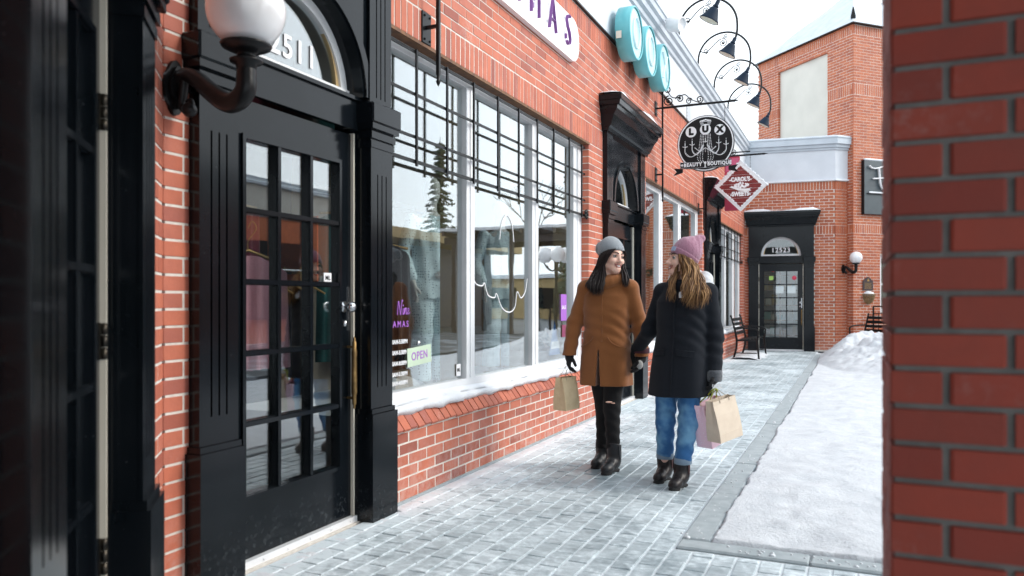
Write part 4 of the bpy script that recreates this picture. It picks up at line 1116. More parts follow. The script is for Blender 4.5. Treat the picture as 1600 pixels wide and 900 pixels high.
# panel sign on the tower
fo=thing('wall_sign','slate panel sign with white script letters on the tower, partly hidden by the pillar','sign',FR.pt(.9,0,3.33))
mb=FR.mb(); mb.cbox(.262,1.9,.004,.085,3.34,4.64,.006); mb.build('panel',M['slate'],fo)
mb=FR.mb(); mb.box(.25,.2615,.003,.088,3.335,4.645); mb.build('panel_edge',M['blackprint'],fo)
mb=FR.mb()
def stroke(pts,r=.026): mb.tube([(p[0],.125,p[1]) for p in smooth_pts([(p[0],p[1],0) for p in pts],5)],r,8,flat=.7)
stroke([(.39,4.51),(.45,4.46),(.58,4.45),(.75,4.49),(.98,4.56)]); stroke([(.68,4.47),(.70,4.28),(.73,4.08),(.80,3.96)],.030); stroke([(.50,4.20),(.64,4.21),(.80,4.23),(.96,4.24)],.024)
stroke([(.97,4.16),(.90,4.13),(.86,4.04),(.89,3.95),(.97,3.95),(1.02,4.05),(1.01,4.14),(.95,4.16)],.024)
mb.build('script',M['white'],fo)
mb=FR.mb()
for a,z in ((.45,4.46),(.74,4.06),(.55,4.20)): mb.tube([(a,.086,z),(a,.12,z)],.006,6)
mb.box(.34,1.8,.086,.12,3.83,3.845); mb.build('stand_off',M['blackprint'],fo)
mb=FR.mb(); mb.cbox(.40,1.7,.086,.115,3.846,3.89,.01); mb.cbox(.30,.95,.0,.08,4.642,4.70,.02); mb.build('snow_cap',M['snow'],fo)
# plaque and planter
pq=thing('plaque','dark bronze plaque with a gold crest on the tower wall','plaque',FR.pt(.45,0,1.5))
mb=FR.mb(); mb.prism([(.29,1.49),(.60,1.49),(.60,1.73),(.56,1.735),(.53,1.78),(.445,1.815),(.36,1.78),(.33,1.735),(.29,1.73)],.003,.025,axes=(0,2,1)); mb.build('plate',M['bronze'],pq)
mb=FR.mb(); mb.prism([(.41,1.71),(.48,1.71),(.47,1.745),(.445,1.775),(.42,1.745)],.025,.03,axes=(0,2,1)); 
for k in range(7): mb.box(.33+.01*(k%2),.56-.012*(k%3),.025,.027,1.53+k*.022,1.536+k*.022)
mb.build('crest',M['gold'],pq)
pt_=thing('wall_planter','half round slatted wall planter topped with snow below the plaque','planter',FR.pt(.45,0,1.16))
mb=FR.mb()
for k in range(13):
    a=PI*k/12; 
    mb.tube([(.455+.155*math.cos(a),.01+.15*math.sin(a),1.39),(.455+.14*math.cos(a),.01+.135*math.sin(a),1.30),(.455+.09*math.cos(a),.01+.09*math.sin(a),1.20),(.455+.01*math.cos(a),.02,1.155)],.013,6)
mb.tube([(.455+.165*math.cos(PI*k/16),.006+.16*math.sin(PI*k/16),1.395) for k in range(17)],.012,6); mb.build('basket',pm('weathered_gold',(.30,.20,.09),(.16,.11,.06),20,.6),pt_)
mb=FR.mb(); mb.lathe([(.0,.0),(.15,.0),(.15,.03),(.11,.075),(.05,.10),(0,.105)],(.455,.012,1.37),(0,0,1),20,arc=(0,2*PI)); mb.build('snow_cap',M['snow'],pt_)

# ------------------------------------------------------------------ gooseneck lamps along the cornice
def gooseneck(y,label):
    t=thing('gooseneck_lamp',label,'lamp',(-2.38,y,5.14),'gooseneck lamps along the cornice')
    xb=-2.385; zb=5.15; c=-1.965; r_=.42
    pts=[(xb,y,zb-.0)]+[(c-r_*math.cos(a),y,5.24+r_*math.sin(a)) for a in [PI*k/22 for k in range(23)]]
    pts+=smooth_pts([pts[-1],(c+r_+.0,y,5.15),(c+r_-.015,y,5.06),(c+r_-.04,y,5.0)],4)[1:]
    mb=MB(); mb.tube(pts,.0165,8); mb.lathe([(.035,0),(.035,.012),(.018,.02),(.014,.05)],(xb,y,zb-.004),(0,0,1),12); mb.build('arm',M['iron'],t)
    a=Vector((c+r_-.035,y,5.015)); ax=Vector((-.46,0,-.89)).normalized()
    mb=MB(); mb.lathe([(.0,-.02),(.026,-.015),(.028,.045),(.040,.052),(.040,.064),(.030,.070),(.052,.085),(.066,.12),(.105,.205),(.128,.235),(.132,.248),(.127,.248),(.10,.21),(.06,.125),(.0,.11)],a,ax,24); mb.build('shade',M['navy'],t)
    mb=MB(); mb.lathe([(.122,.244),(.097,.212),(.056,.128),(0,.118)],a,ax,24); mb.build('shade_lining',M['cream'],t)
    mb=MB()
    def sp(cx_,cz_,r0,turns,a0,d=1,n=24): return [(cx_+r0*(1-.8*i/n)*math.cos(a0+d*turns*2*PI*i/n),y,cz_+r0*(1-.8*i/n)*math.sin(a0+d*turns*2*PI*i/n)) for i in range(n+1)]
    s0=smooth_pts([(c-r_*.93,y,5.40),(c-.30,y,5.36),(c-.22,y,5.42),(c-.14,y,5.50),(c-.05,y,5.56)],6)
    mb.tube(s0,.008,6); mb.tube(sp(c-.02,5.49,.07,1.7,PI*.6,-1),.0072,6); mb.tube(sp(c-.30,5.385,.045,1.3,-PI*.5,1),.0072,6); mb.tube(sp(c+.02,5.60,.04,1.4,PI,1),.0066,6); mb.ball((c-.02,y,5.49),.017,8,6)
    mb.build('scrollwork',M['iron'],t)
    return t
gn=['at the near end of the row of five','above the second drum sign, second nearest','above the round beauty boutique sign','second farthest, beyond the round boutique sign','at the far end, in front of the tower']
g0=gooseneck(9.95,'dark blue gooseneck lamp on the cornice, '+gn[0])
for i,yy in enumerate((11.45,13.0,14.6,16.3)): dup_tree(g0,(0,yy-9.95,0),'dark blue gooseneck lamp on the cornice, '+gn[i+1])
sl_=thing('spotlight','pale grey canister spotlight fixed to the cornice edge','light',(-2.3,10.4,4.95))
mb=MB(); mb.lathe([(0,-.0),(.085,0),(.10,.02),(.105,.05),(.10,.21),(.085,.215),(.08,.20),(0,.19)],(-2.30,10.4,4.99),(.80,-.30,-.25),24); mb.build('canister',M['white_paint'],sl_)
mb=MB(); mb.tube([(-2.36,10.4,5.05),(-2.31,10.4,5.05),(-2.28,10.4,5.0)],.018,8); mb.build('mount',M['white_paint'],sl_)

# ------------------------------------------------------------------ benches
def bench(loc,yaw,label):
    t=thing('bench',label,'bench',(0,0,0),'black slatted benches')
    L=.70
    for s in (-1,1):
        m=MB(); x=s*L
        m.tube([(x,-.02,.0),(x,.0,.22),(x,.01,.42)],[.020,.022,.022],8); m.tube([(x,.50,0),(x,.44,.22),(x,.43,.40),(x,.47,.60),(x,.55,.90)],[.021,.022,.024,.021,.017],8); m.tube([(x,.01,.40),(x,.44,.385)],.018,8); m.tube([(x,.02,.12),(x,.46,.12)],.011,8)
        m.ball((x,.555,.905),.024,10,7); m.build('end_frame',M['iron'],t)
        m=MB(); m.tube(smooth_pts([(x,.49,.655),(x,.30,.655),(x,.10,.64),(x,-.0,.60),(x,-.005,.52),(x,.008,.41)],5),.017,8); m.build('armrest',M['iron'],t)
    for k in range(6):
        y=.03+k*.068; m=MB(); m.cbox(-L+.015,L-.015,y,y+.048,.418-.006*k,.436-.006*k,.004); m.build('seat_slat',M['iron'],t)
    for k in range(4):
        z=.50+k*.098; y=.448+(z-.42)*.20; m=MB(); m.cbox(-L+.015,L-.015,y-.016,y+.002,z,z+.066,.004); m.build('back_slat',M['iron'],t)
    t.location=Vector(loc); t.rotation_euler=(0,0,yaw); return t
# front of a bench is -y in its own frame
bench((-1.86,17.62,0),math.radians(90),'black slatted bench standing against the shop wall beside the far arched door')
bench((.40,18.72,.02),math.radians(-45),'black slatted bench half buried behind the snow heap by the tower')
lumps('snow_drift',-2.44,-1.75,16.7,18.6,.10,40,12)
mb=MB()
rl=thing('railing','black metal railing running from the tower behind the half buried bench','railing',(1.3,20.1,0))
A=Vector((.42,20.62,0)); Bq=Vector((2.6,20.2,0))
for i in range(4):
    p=A.lerp(Bq,i/3); m=MB(); m.box(p.x-.02,p.x+.02,p.y-.02,p.y+.02,0,1.10); m.build('post',M['iron'],rl)
for z in (1.10,.93,.14):
    m=MB(); m.tube([A+Vector((0,0,z)),Bq+Vector((0,0,z))],.017 if z>1 else .011,6); m.build('rail',M['iron'],rl)
for i in range(1,19):
    p=A.lerp(Bq,i/19); m=MB(); m.tube([p+Vector((0,0,.14)),p+Vector((0,0,.93))],  .0095,6); m.build('baluster',M['iron'],rl)

# ------------------------------------------------------------------ what stands across the square (seen in the shop glass)
op=thing('square_shop','low brick building with a beige parapet on the far side of the square','building',(13,16,0))
mb=MB(); mb.box(10,18,5,21,0,3.6); mb.build('wall',M['brick_far'],op)
mb=MB(); mb.box(9.95,18,4.95,21.05,3.6,4.45); mb.build('parapet',M['beige'],op); mb=MB(); mb.box(9.8,18.1,4.85,21.15,4.45,4.65); mb.build('cornice',M['trim_grey'],op)
mb=MB(); mb.box(9.4,22,21.2,34,3.5,3.85); mb.build('canopy',M['tan'],op); mb=MB(); mb.box(11,22,21.2,34,0,3.49); mb.build('canopy_wall',M['bronze'],op)
for k in range(3):
    y=6.5+k*4.6; m=MB(); m.box(9.90,10.02,y,y+2.6,.7,2.9); m.build('window',M['blackprint'],op)
pg=thing('pergola','snow covered timber pergola across the square','pergola',(6,24,0))
for x in (3.6,5.8,8.0):
    for y in (24.6,27): m=MB(); m.box(x-.08,x+.08,y-.08,y+.08,0,3.3); m.build('post',M['bronze'],pg)
for y in (24.6,27): m=MB(); m.box(3.2,8.4,y-.06,y+.06,3.3,3.55); m.build('beam',M['bronze'],pg)
for k in range(9): m=MB(); m.box(3.3+k*.6,3.4+k*.6,24,27.6,3.55,3.7); m.build('rafter',M['bronze'],pg)
m=MB(); m.box(3.2,8.4,24.0,27.6,3.702,3.80); m.build('snow_cap',M['snow'],pg)
pl_=thing('lamp_post','three globe lamp post behind the pillar','lamp',(.98,16.4,0))
mb=MB(); mb.lathe([(.11,0),(.11,.12),(.06,.2),(.045,.6),(.04,2.1),(.06,2.15),(.0,2.2)],(.98,16.4,0),(0,0,1),14)
for a in (0,2.1,4.2): mb.tube(smooth_pts([(.98,16.4,1.95),(.98+.14*math.cos(a),16.4+.14*math.sin(a),1.92),(.98+.27*math.cos(a),16.4+.27*math.sin(a),2.1)],5),.018,8)
mb.build('post',M['iron'],pl_)
for a in (0,2.1,4.2): m=MB(); m.ball((.98+.27*math.cos(a),16.4+.27*math.sin(a),2.28),.18,24,14); m.build('globe',M['globe'],pl_)
LEAF=pm('spruce_needles',(.035,.06,.035),(.07,.10,.06),3,.8); BARK=pm('bark',(.10,.075,.055),(.06,.045,.035),10,.9)
def spruce(x,y,h,label,R=.28):
    t=thing('spruce_tree',label,'tree',(x,y,0),'spruce trees beyond the square'); rg=random.Random(int(x*10))
    m=MB(); m.tube([(x,y,0),(x,y,h*.5),(x,y,h)],[h*.02,h*.012,.01],8); m.build('trunk',BARK,t)
    m=MB(); z=h*.12
    while z<h*.99:
        rr=R*h*(1-z/h)**.8*.62
        for k in range(9):
            a=rg.random()*6.28; L_=rr*rg.uniform(.6,1.1)
            for s in range(5):
                f=(s+1)/5*L_; px_,py_=x+f*math.cos(a),y+f*math.sin(a); pz=z-f*.25+rg.uniform(-.08,.08); q_=.16+.05*h*.3*rg.random()
                m.add([(px_-q_*math.sin(a),py_+q_*math.cos(a),pz-.12),(px_+q_*.6*math.cos(a),py_+q_*.6*math.sin(a),pz-.05),(px_+q_*math.sin(a),py_-q_*math.cos(a),pz-.12),(px_-q_*.4*math.cos(a),py_-q_*.4*math.sin(a),pz+.07)],[(0,1,2,3)])
        z+=h*.03
    m.build('crown',LEAF,t)
spruce(16.2,38,10.5,'tall spruce beyond the tan canopy'); spruce(24,27.5,8.5,'broad spruce behind the beige parapet building'); spruce(11.5,46,6,'smaller spruce behind the pergola')
tw_=thing('street_shop','long low tan building across the street','building',(12,47,0))
mb=MB(); mb.box(3,26,46,52,0,2.7); mb.build('wall',M['tan'],tw_); mb=MB(); mb.box(2.8,26.2,45.8,52.2,2.7,2.95); mb.build('roof',M['snow'],tw_)
for k in range(6): mb=MB(); mb.box(4.5+k*3.5,6.7+k*3.5,45.93,46.02,.8,2.1); mb.build('window',M['blackprint'],tw_)
mb=MB(); mb.box(2.7,60,24.5,75,-.03,.10); tag(mb.build('street',pm('wet_asphalt',(.045,.05,.055),(.10,.11,.12),1.2,.5)),kind='structure')
mb=MB(); mb.box(3.1,9.3,6,24.4,-.03,.085); tag(mb.build('plaza',pm('plaza_paving',(.07,.08,.09),(.30,.33,.36),1.4,.7,lo=.48,hi=.6)),kind='structure')
def bare_tree(x,y,h,label,seed):
    t=thing('bare_tree',label,'tree',(x,y,0)); rg=random.Random(seed)
    m=MB(); m.tube([(x,y,0),(x+.1,y,h*.4)],[.16,.11],8); m.build('trunk',BARK,t)
    m=MB()
    def br(p,d,L_,r_,n):
        q_=p+d*L_; m.tube([p,(p+q_)/2+Vector((rg.uniform(-.1,.1),rg.uniform(-.1,.1),0))*L_*.3,q_],[r_,r_*.8,r_*.6],5,caps=False)
        if n:
            for _ in range(3): br(q_,(d+Vector((rg.uniform(-.8,.8),rg.uniform(-.8,.8),rg.uniform(-.1,.5)))).normalized(),L_*.72,r_*.6,n-1)
    br(Vector((x+.1,y,h*.4)),Vector((0,0,1)),h*.22,.10,4); m.build('crown',BARK,t)
bare_tree(13.5,46,9,'bare winter tree far across the street',2)
# ------------------------------------------------------------------ soft bodies: signed distance volumes meshed into one surface
class Vol:
    def __init__(s,lo,hi,h):
        s.lo=np.array(lo,float); s.h=h; n=np.ceil((np.array(hi)-s.lo)/h).astype(int)+1
        s.ax=[s.lo[i]+h*np.arange(n[i]) for i in range(3)]; s.D=np.full(n,.08,np.float32); s.n=n
    def sl(s,lo,hi,m):
        r=[]
        for i in range(3):
            a=int(np.clip(np.floor((lo[i]-m-s.lo[i])/s.h),0,s.n[i]-1)); b=int(np.clip(np.ceil((hi[i]+m-s.lo[i])/s.h)+1,1,s.n[i])); r.append(slice(a,max(b,a+1)))
        return tuple(r)
    def grid(s,sl): return s.ax[0][sl[0]][:,None,None],s.ax[1][sl[1]][None,:,None],s.ax[2][sl[2]][None,None,:]
    def blend(s,f,lo,hi,k=.01,op='u'):
        m=k+4*s.h if op=='u' else k+2*s.h
        q=s.sl(lo,hi,m); d=f(*s.grid(q)).astype(np.float32); a=s.D[q]
        if op=='u':
            h=np.maximum(k-np.abs(a-d),0)/k if k>0 else 0; s.D[q]=np.minimum(a,d)-(h*h*k*.25 if k>0 else 0)
        elif op=='s':
            d=-d; h=np.maximum(k-np.abs(a-d),0)/k if k>0 else 0; s.D[q]=np.maximum(a,d)+(h*h*k*.25 if k>0 else 0)
    def cone(s,a,b,ra,rb,k=.01,op='u',sq=(1,1,1)):
        a=np.array(a,float);b=np.array(b,float); v=b-a; L=max(float(v@v),1e-9); R=max(ra,rb)
        def f(x,y,z):
            px,py,pz=x-a[0],y-a[1],z-a[2]; t=np.clip((px*v[0]+py*v[1]+pz*v[2])/L,0,1)
            dx,dy,dz=(px-t*v[0])/sq[0],(py-t*v[1])/sq[1],(pz-t*v[2])/sq[2]
            return np.sqrt(dx*dx+dy*dy+dz*dz)-(ra+(rb-ra)*t)
        s.blend(f,np.minimum(a,b)-R*1.5,np.maximum(a,b)+R*1.5,k,op)
    def chain(s,pts,rs,k=.01,op='u',**kw):
        for i in range(len(pts)-1): s.cone(pts[i],pts[i+1],rs[i],rs[i+1],k,op,**kw)
    def ell(s,c,r,k=.01,op='u',R=None):
        c=np.array(c,float); r=np.array(r,float); m=r.max()
        def f(x,y,z):
            p=[x-c[0],y-c[1],z-c[2]]
            if R is not None: p=[R[0][i]*p[0]+R[1][i]*p[1]+R[2][i]*p[2] for i in range(3)]
            q=np.sqrt((p[0]/r[0])**2+(p[1]/r[1])**2+(p[2]/r[2])**2); g=np.sqrt((p[0]/r[0]**2)**2+(p[1]/r[1]**2)**2+(p[2]/r[2]**2)**2)+1e-6
            return q*(q-1)/g
        s.blend(f,c-m,c+m,k,op)
    def loft(s,keys,yaw=0,k=.01,op='u',pw=2.2,fold=None):
        """keys: (z,cx,cy,rx,ry); cross sections turned by yaw"""
        K=np.array(sorted(keys)); cy_,sy_=math.cos(yaw),math.sin(yaw)
        def f(x,y,z):
            zz=np.clip(z,K[0,0],K[-1,0]); g=[np.interp(zz,K[:,0],K[:,i]) for i in range(1,5)]
            dx,dy=x-g[0],y-g[1]; u=dx*cy_+dy*sy_; v=-dx*sy_+dy*cy_
            q=(np.abs(u/g[2])**pw+np.abs(v/g[3])**pw)**(1/pw); d=(q-1)*np.minimum(g[2],g[3])
            if fold is not None: d=d+fold(np.arctan2(v/g[3],u/g[2]),z)
            return np.maximum(d,np.maximum(K[0,0]-z,z-K[-1,0]))
        R=max(K[:,3].max(),K[:,4].max())*1.45
        s.blend(f,(K[:,1].min()-R,K[:,2].min()-R,K[0,0]),(K[:,1].max()+R,K[:,2].max()+R,K[-1,0]),k,op)
    def half(s,p,n,k=.004,lo=None,hi=None):
        """cut away everything on the +n side of the plane through p"""
        n=np.array(n,float)/np.linalg.norm(n); p=np.array(p,float)
        def f(x,y,z): return -((x-p[0])*n[0]+(y-p[1])*n[1]+(z-p[2])*n[2])
        s.blend(f,lo if lo is not None else s.lo,hi if hi is not None else s.lo+s.h*s.n,k,'s')
    def displace(s,f,lo,hi):
        q=s.sl(lo,hi,0); s.D[q]+=f(*s.grid(q)).astype(np.float32)
    def mesh(s):
        D=s.D; ins=D<0
        c=np.zeros(tuple(np.array(D.shape)-1),np.int8)
        for i in(0,1):
            for j in(0,1):
                for k in(0,1): c+=ins[i:D.shape[0]-1+i,j:D.shape[1]-1+j,k:D.shape[2]-1+k]
        act=(c>0)&(c<8); I=np.argwhere(act); idx=np.full(act.shape,-1,np.int64); idx[act]=np.arange(len(I))
        acc=np.zeros((len(I),3)); cnt=np.zeros(len(I))
        co=[(i,j,k) for i in(0,1) for j in(0,1) for k in(0,1)]
        for a in co:
            for ax in range(3):
                if a[ax]==0:
                    b=list(a); b[ax]=1
                    da=D[I[:,0]+a[0],I[:,1]+a[1],I[:,2]+a[2]]; db=D[I[:,0]+b[0],I[:,1]+b[1],I[:,2]+b[2]]
                    m=(da<0)!=(db<0); t=np.where(m,da/np.where(da-db==0,1,da-db),0)
                    p=np.tile(np.array(a,float),(len(I),1)); p[:,ax]+=t; acc[m]+=p[m]; cnt[m]+=1
        V=s.lo+s.h*(I+acc/np.maximum(cnt,1)[:,None]); F=[]
        for ax in range(3):
            o=[1,2,0][ax],[2,0,1][ax]
            sh=list(D.shape); A=[slice(1,-1)]*3; A[ax]=slice(0,-1); B=[slice(1,-1)]*3; B[ax]=slice(1,None)
            m=ins[tuple(A)]!=ins[tuple(B)]; E=np.argwhere(m)
            off=np.ones(3,int); off[ax]=0; E=E+off; fl=ins[E[:,0],E[:,1],E[:,2]]
            def g(d1,d2):
                q=E.copy(); q[:,o[0]]-=d1; q[:,o[1]]-=d2; return idx[q[:,0],q[:,1],q[:,2]]
            Q=np.stack([g(1,1),g(0,1),g(0,0),g(1,0)],1); Q[~fl]=Q[~fl][:,::-1]; F.append(Q)
        F=np.concatenate(F); F=F[(F>=0).all(1)]
        return V,F
def relax(V,F,it=2,w=.5):
    for _ in range(it):
        S=np.zeros_like(V); n=np.zeros(len(V))
        for a,b in((0,1),(1,2),(2,3),(3,0)):
            np.add.at(S,F[:,a],V[F[:,b]]); np.add.at(n,F[:,a],1); np.add.at(S,F[:,b],V[F[:,a]]); np.add.at(n,F[:,b],1)
        V=V*(1-w)+w*S/np.maximum(n,1)[:,None]
    return V
class Figure:
    """frame of a person: r to the picture right, d away from the lens, z up; origin on the ground"""
    def __init__(s,O,turn): s.O=Vector((O[0],O[1],0)); s.t=turn; s.c,s.s=math.cos(turn),math.sin(turn)
    def w(s,p): return Vector((s.O.x+p[0]*s.c-p[1]*s.s, s.O.y+p[0]*s.s+p[1]*s.c, s.O.z+p[2]))
    def put(s,name,vol,mat,parent,it=2):
        V,F=vol.mesh(); V=relax(V,F,it); W=np.stack([s.O.x+V[:,0]*s.c-V[:,1]*s.s,s.O.y+V[:,0]*s.s+V[:,1]*s.c,V[:,2]],1)-np.array(WO[parent.name])
        me=bpy.data.meshes.new(name); nv,nf=len(W),len(F)
        me.vertices.add(nv); me.vertices.foreach_set('co',W.astype(np.float32).ravel()); me.loops.add(nf*4); me.loops.foreach_set('vertex_index',F.astype(np.int32).ravel())
        me.polygons.add(nf); me.polygons.foreach_set('loop_start',np.arange(0,nf*4,4,dtype=np.int32)); me.polygons.foreach_set('use_smooth',np.ones(nf,bool)); me.update(calc_edges=True); me.validate()
        me.materials.append(mat); return link(name,me,parent,WO[parent.name])
    def mb(s):
        M_=Matrix.Identity(4); M_[0][0]=s.c; M_[0][1]=-s.s; M_[1][0]=s.s; M_[1][1]=s.c; M_[0][3]=s.O.x; M_[1][3]=s.O.y
        return MB().frame(M_)
def Rz(a): return np.array([[math.cos(a),-math.sin(a),0],[math.sin(a),math.cos(a),0],[0,0,1.]])
def Ry(a): return np.array([[math.cos(a),0,math.sin(a)],[0,1,0],[-math.sin(a),0,math.cos(a)]])
def Rx(a): return np.array([[1,0,0],[0,math.cos(a),-math.sin(a)],[0,math.sin(a),math.cos(a)]])
class Head:
    """face looks along -y of its own frame; q() brings a point of the head into the figure frame"""
    def __init__(s,c,yaw,pitch=0,roll=0,k=1.0): s.c=np.array(c,float); s.R=Rz(yaw)@Ry(roll)@Rx(pitch); s.k=k
    def q(s,p): return s.c+s.R@(np.array(p,float)*s.k)
    def dir(s,p): return s.R@np.array(p,float)
def head_vol(v,H):
    q=H.q; k=H.k
    E=lambda c,r,kk=.02,op='u': v.ell(q(c),np.array(r)*k,kk*k,op,R=H.R)
    C=lambda a,b,ra,rb,kk=.01,op='u': v.cone(q(a),q(b),ra*k,rb*k,kk*k,op)
    E((0,.018,.034),(.073,.092,.082)); E((0,-.022,-.022),(.061,.068,.084),.03)
    for s in(-1,1):
        C((s*.050,.0,-.055),(s*.014,-.066,-.092),.024,.020,.03); E((s*.036,-.066,-.030),(.024,.022,.021),.022); C((s*.012,-.086,.022),(s*.044,-.072,.020),.0075,.006,.014)
        E((s*.075,.012,-.008),(.009,.020,.031),.008)
    C((0,-.070,-.096),(0,-.064,-.09),.021,.02,.025)
    for s in(-1,1): E((s*.031,-.098,.003),(.019,.017,.0125),.012,'s')
    C((0,-.086,.012),(0,-.108,-.028),.0075,.0105,.014); E((0,-.112,-.033),(.0125,.0125,.010),.008)
    for s in(-1,1): E((s*.0115,-.100,-.037),(.0085,.010,.0075),.006)
    # open smile
    for s in(-1,1): C((0,-.100,-.066),(s*.030,-.083,-.053),.0085,.0035,.004,'s')
    E((0,-.088,-.082),(.022,.012,.007),.010)
    v.cone(q((0,.026,-.06)),q((0,.045,-.20)),.054*k,.062*k,.03*k)
def face_parts(fig,H,parent,skin_lip,iris_m,brow_m):
    def P(p): return tuple(H.q(p))
    k=H.k
    for s in(-1,1):
        m=fig.mb(); m.ball(P((s*.031,-.0745,.0025)),.0128*k,16,10); e=m.build('eye',M['eye'],parent)
        m=fig.mb(); c=np.array((s*.031,-.0745,.0025)); m.lathe([(.0058*k,0),(.004*k,.0012*k),(0,.0016*k)],P(c+np.array((s*.0008,-.0123,-.0003))),tuple(H.dir((0,-1,0))),12); m.build('iris',iris_m,e)
        m=fig.mb(); up=[P((s*(.031+x),-.0880+.009*(abs(x)/.016)**2+.003*(1 if x*s>0 and 0 else 0),.0085-26*x*x)) for x in np.linspace(-.0165,.0165,9)]
        m.tube(up,[.0012*k]+[.0026*k]*7+[.0014*k],6); m.build('eyelashes',M['lash'],e)
        m=fig.mb(); lo=[P((s*(.031+x),-.0868+.009*(abs(x)/.016)**2,-.0045+14*x*x)) for x in np.linspace(-.014,.014,7)]; m.tube(lo,.0009*k,5); m.build('lower_lash_line',brow_m,e)
        m=fig.mb(); b=[P((s*(.010+.042*t),-.0945+.026*t*t,.0235+.010*math.sin(t*2.2)-.004*t)) for t in np.linspace(0,1,8)]; m.tube(b,[.0026*k,.0036*k,.0038*k,.0036*k,.0034*k,.003*k,.0024*k,.0012*k],6); m.build('eyebrow',brow_m,parent)
    m=fig.mb()
    n=11; vs=[];fs=[]
    for i in range(n):
        x=-.0255+.051*i/(n-1); y=-.0975+.0145*(abs(x)/.0255)**2; zt=-.0560+.0055*(abs(x)/.0255)**2; zb=-.0700+.015*(abs(x)/.0255)**1.7
        vs+=[P((x,y,zt)),P((x,y-.0008,(zt+zb)/2)),P((x,y+.001,zb))]
    for i in range(n-1):
        for j in range(2): a=3*i+j; fs.append((a,a+1,a+4,a+3))
    m.add(vs,fs,0,True); m.build('teeth',M['teeth'],parent)
    m=fig.mb(); u=[P((x,-.0995+.0165*(abs(x)/.029)**1.8,-.0560+.0015*math.cos(x*190)-.001+.0055*(abs(x)/.029)**2)) for x in np.linspace(-.0305,.0305,13)]
    m.tube(u,[.0012*k]+[.0026*k]*11+[.0012*k],8)
    l=[P((x,-.0985+.0155*(abs(x)/.029)**1.8,-.0745+.0230*(abs(x)/.0295)**2.0)) for x in np.linspace(-.0295,.0295,13)]
    m.tube(l,[.0012*k,.0024*k]+[.0034*k]*9+[.0024*k,.0012*k],8); m.build('lips',skin_lip,parent)
def hand_vol(v,wrist,palm_c,fingdir,thumbdir,across,infl=0.0,curl=.9,k=1.0):
    """palm plus five separate, unequal, bent fingers"""
    w=np.array(wrist,float); f=np.array(fingdir,float); f/=np.linalg.norm(f); a=np.array(across,float); a-=f*(a@f); a/=np.linalg.norm(a)
    nrm=np.cross(f,a); th=np.array(thumbdir,float); th/=np.linalg.norm(th)
    if nrm@np.array(palm_c,float)<0: nrm=-nrm           # palm_c: the way the palm faces
    b=w+f*.012
    for t in(-.030,-.010,.010,.030): v.cone(b+a*t*.6,w+f*.078*k+a*t,.017+infl,.0125+infl,.012)
    L=(.060,.070,.076,.070) 
    for i,t in enumerate((-.032,-.011,.010,.031)):
        l=(.056,.070,.077,.070)[i]*k; r=.0088+infl; p=w+f*.078*k+a*t; d=f.copy()
        for sgm,fr_ in enumerate((.44,.32,.24)):
            ang=curl*(.35,.75,.6)[sgm]; ax=np.cross(d,nrm); ax/=np.linalg.norm(ax)+1e-9
            d=d*math.cos(ang)+nrm*math.sin(ang); d/=np.linalg.norm(d); q=p+d*l*fr_; v.cone(p,q,r*(1-.08*sgm),r*(.94-.08*sgm),.002 if sgm else .006); p=q
            nrm_=nrm
    p=w+f*.020+th*.020; q=p+th*.034+f*.022; e=q+f*.028+nrm*.014
    v.cone(w+f*.015,p,.014+infl,.013+infl,.008); v.cone(p,q,.0125+infl,.0105+infl,.004); v.cone(q,e,.0105+infl,.0088+infl,.002)
def wrinkles(centers,amp,freq):
    def f(x,y,z):
        d=0
        for (c,r,dr) in centers:
            q=np.exp(-(((x-c[0])**2+(y-c[1])**2+(z-c[2])**2)/(r*r))); d=d+q*amp*np.sin(freq*(x*dr[0]+y*dr[1]+z*dr[2])+3*np.sin(9*x+7*y))
        return d
    return f
def cloth(name,c1,c2,sc=160,bst=.5,rough=.9,sheen=.3,big=None):
    m,nt,b=new_mat(name); b.inputs['Roughness'].default_value=rough; b.inputs['Sheen Weight'].default_value=sheen; b.inputs['Specular IOR Level'].default_value=.2
    f=ramp(nt,noise(nt,sc,4,.7),[(.3,0.),(.7,1.)]); base=mixc(nt,f,c1,c2)
    if big:
        f2=ramp(nt,noise(nt,big[0],3,.5),[(.42,0.),(.62,1.)]); base=mixc(nt,f2,base,big[1])
    nt.links.new(base,b.inputs['Base Color']); bump(nt,b,noise(nt,sc*1.6,3,.6),bst,.003); return m
def knit(name,c1,c2,freq=260):
    m,nt,b=new_mat(name); b.inputs['Roughness'].default_value=.95; b.inputs['Sheen Weight'].default_value=.5; b.inputs['Specular IOR Level'].default_value=.15
    wv=N(nt,'ShaderNodeTexWave',Scale=freq/6.28,Distortion=3.5,Detail=2.0); wv.inputs['Detail Scale'].default_value=3
    g=N(nt,'ShaderNodeNewGeometry'); nt.links.new(g.outputs['Position'],wv.inputs['Vector'])
    n=noise(nt,420,3,.7); a=N(nt,'ShaderNodeMath',operation='ADD'); nt.links.new(wv.outputs['Fac'],a.inputs[0]); nt.links.new(n,a.inputs[1])
    nt.links.new(mixc(nt,ramp(nt,a.outputs[0],[(.55,0.),(1.25,1.)]),c1,c2),b.inputs['Base Color']); bump(nt,b,a.outputs[0],.6,.004); return m
def skin_mat():
    m,nt,b=new_mat('skin'); f=ramp(nt,noise(nt,26,4,.6),[(.35,0.),(.7,1.)])
    nt.links.new(mixc(nt,f,(.80,.52,.41),(.74,.43,.33)),b.inputs['Base Color']); b.inputs['Roughness'].default_value=.45
    b.inputs['Subsurface Weight'].default_value=.12; b.inputs['Subsurface Radius'].default_value=(.012,.005,.003); b.inputs['Subsurface Scale'].default_value=.6; return m
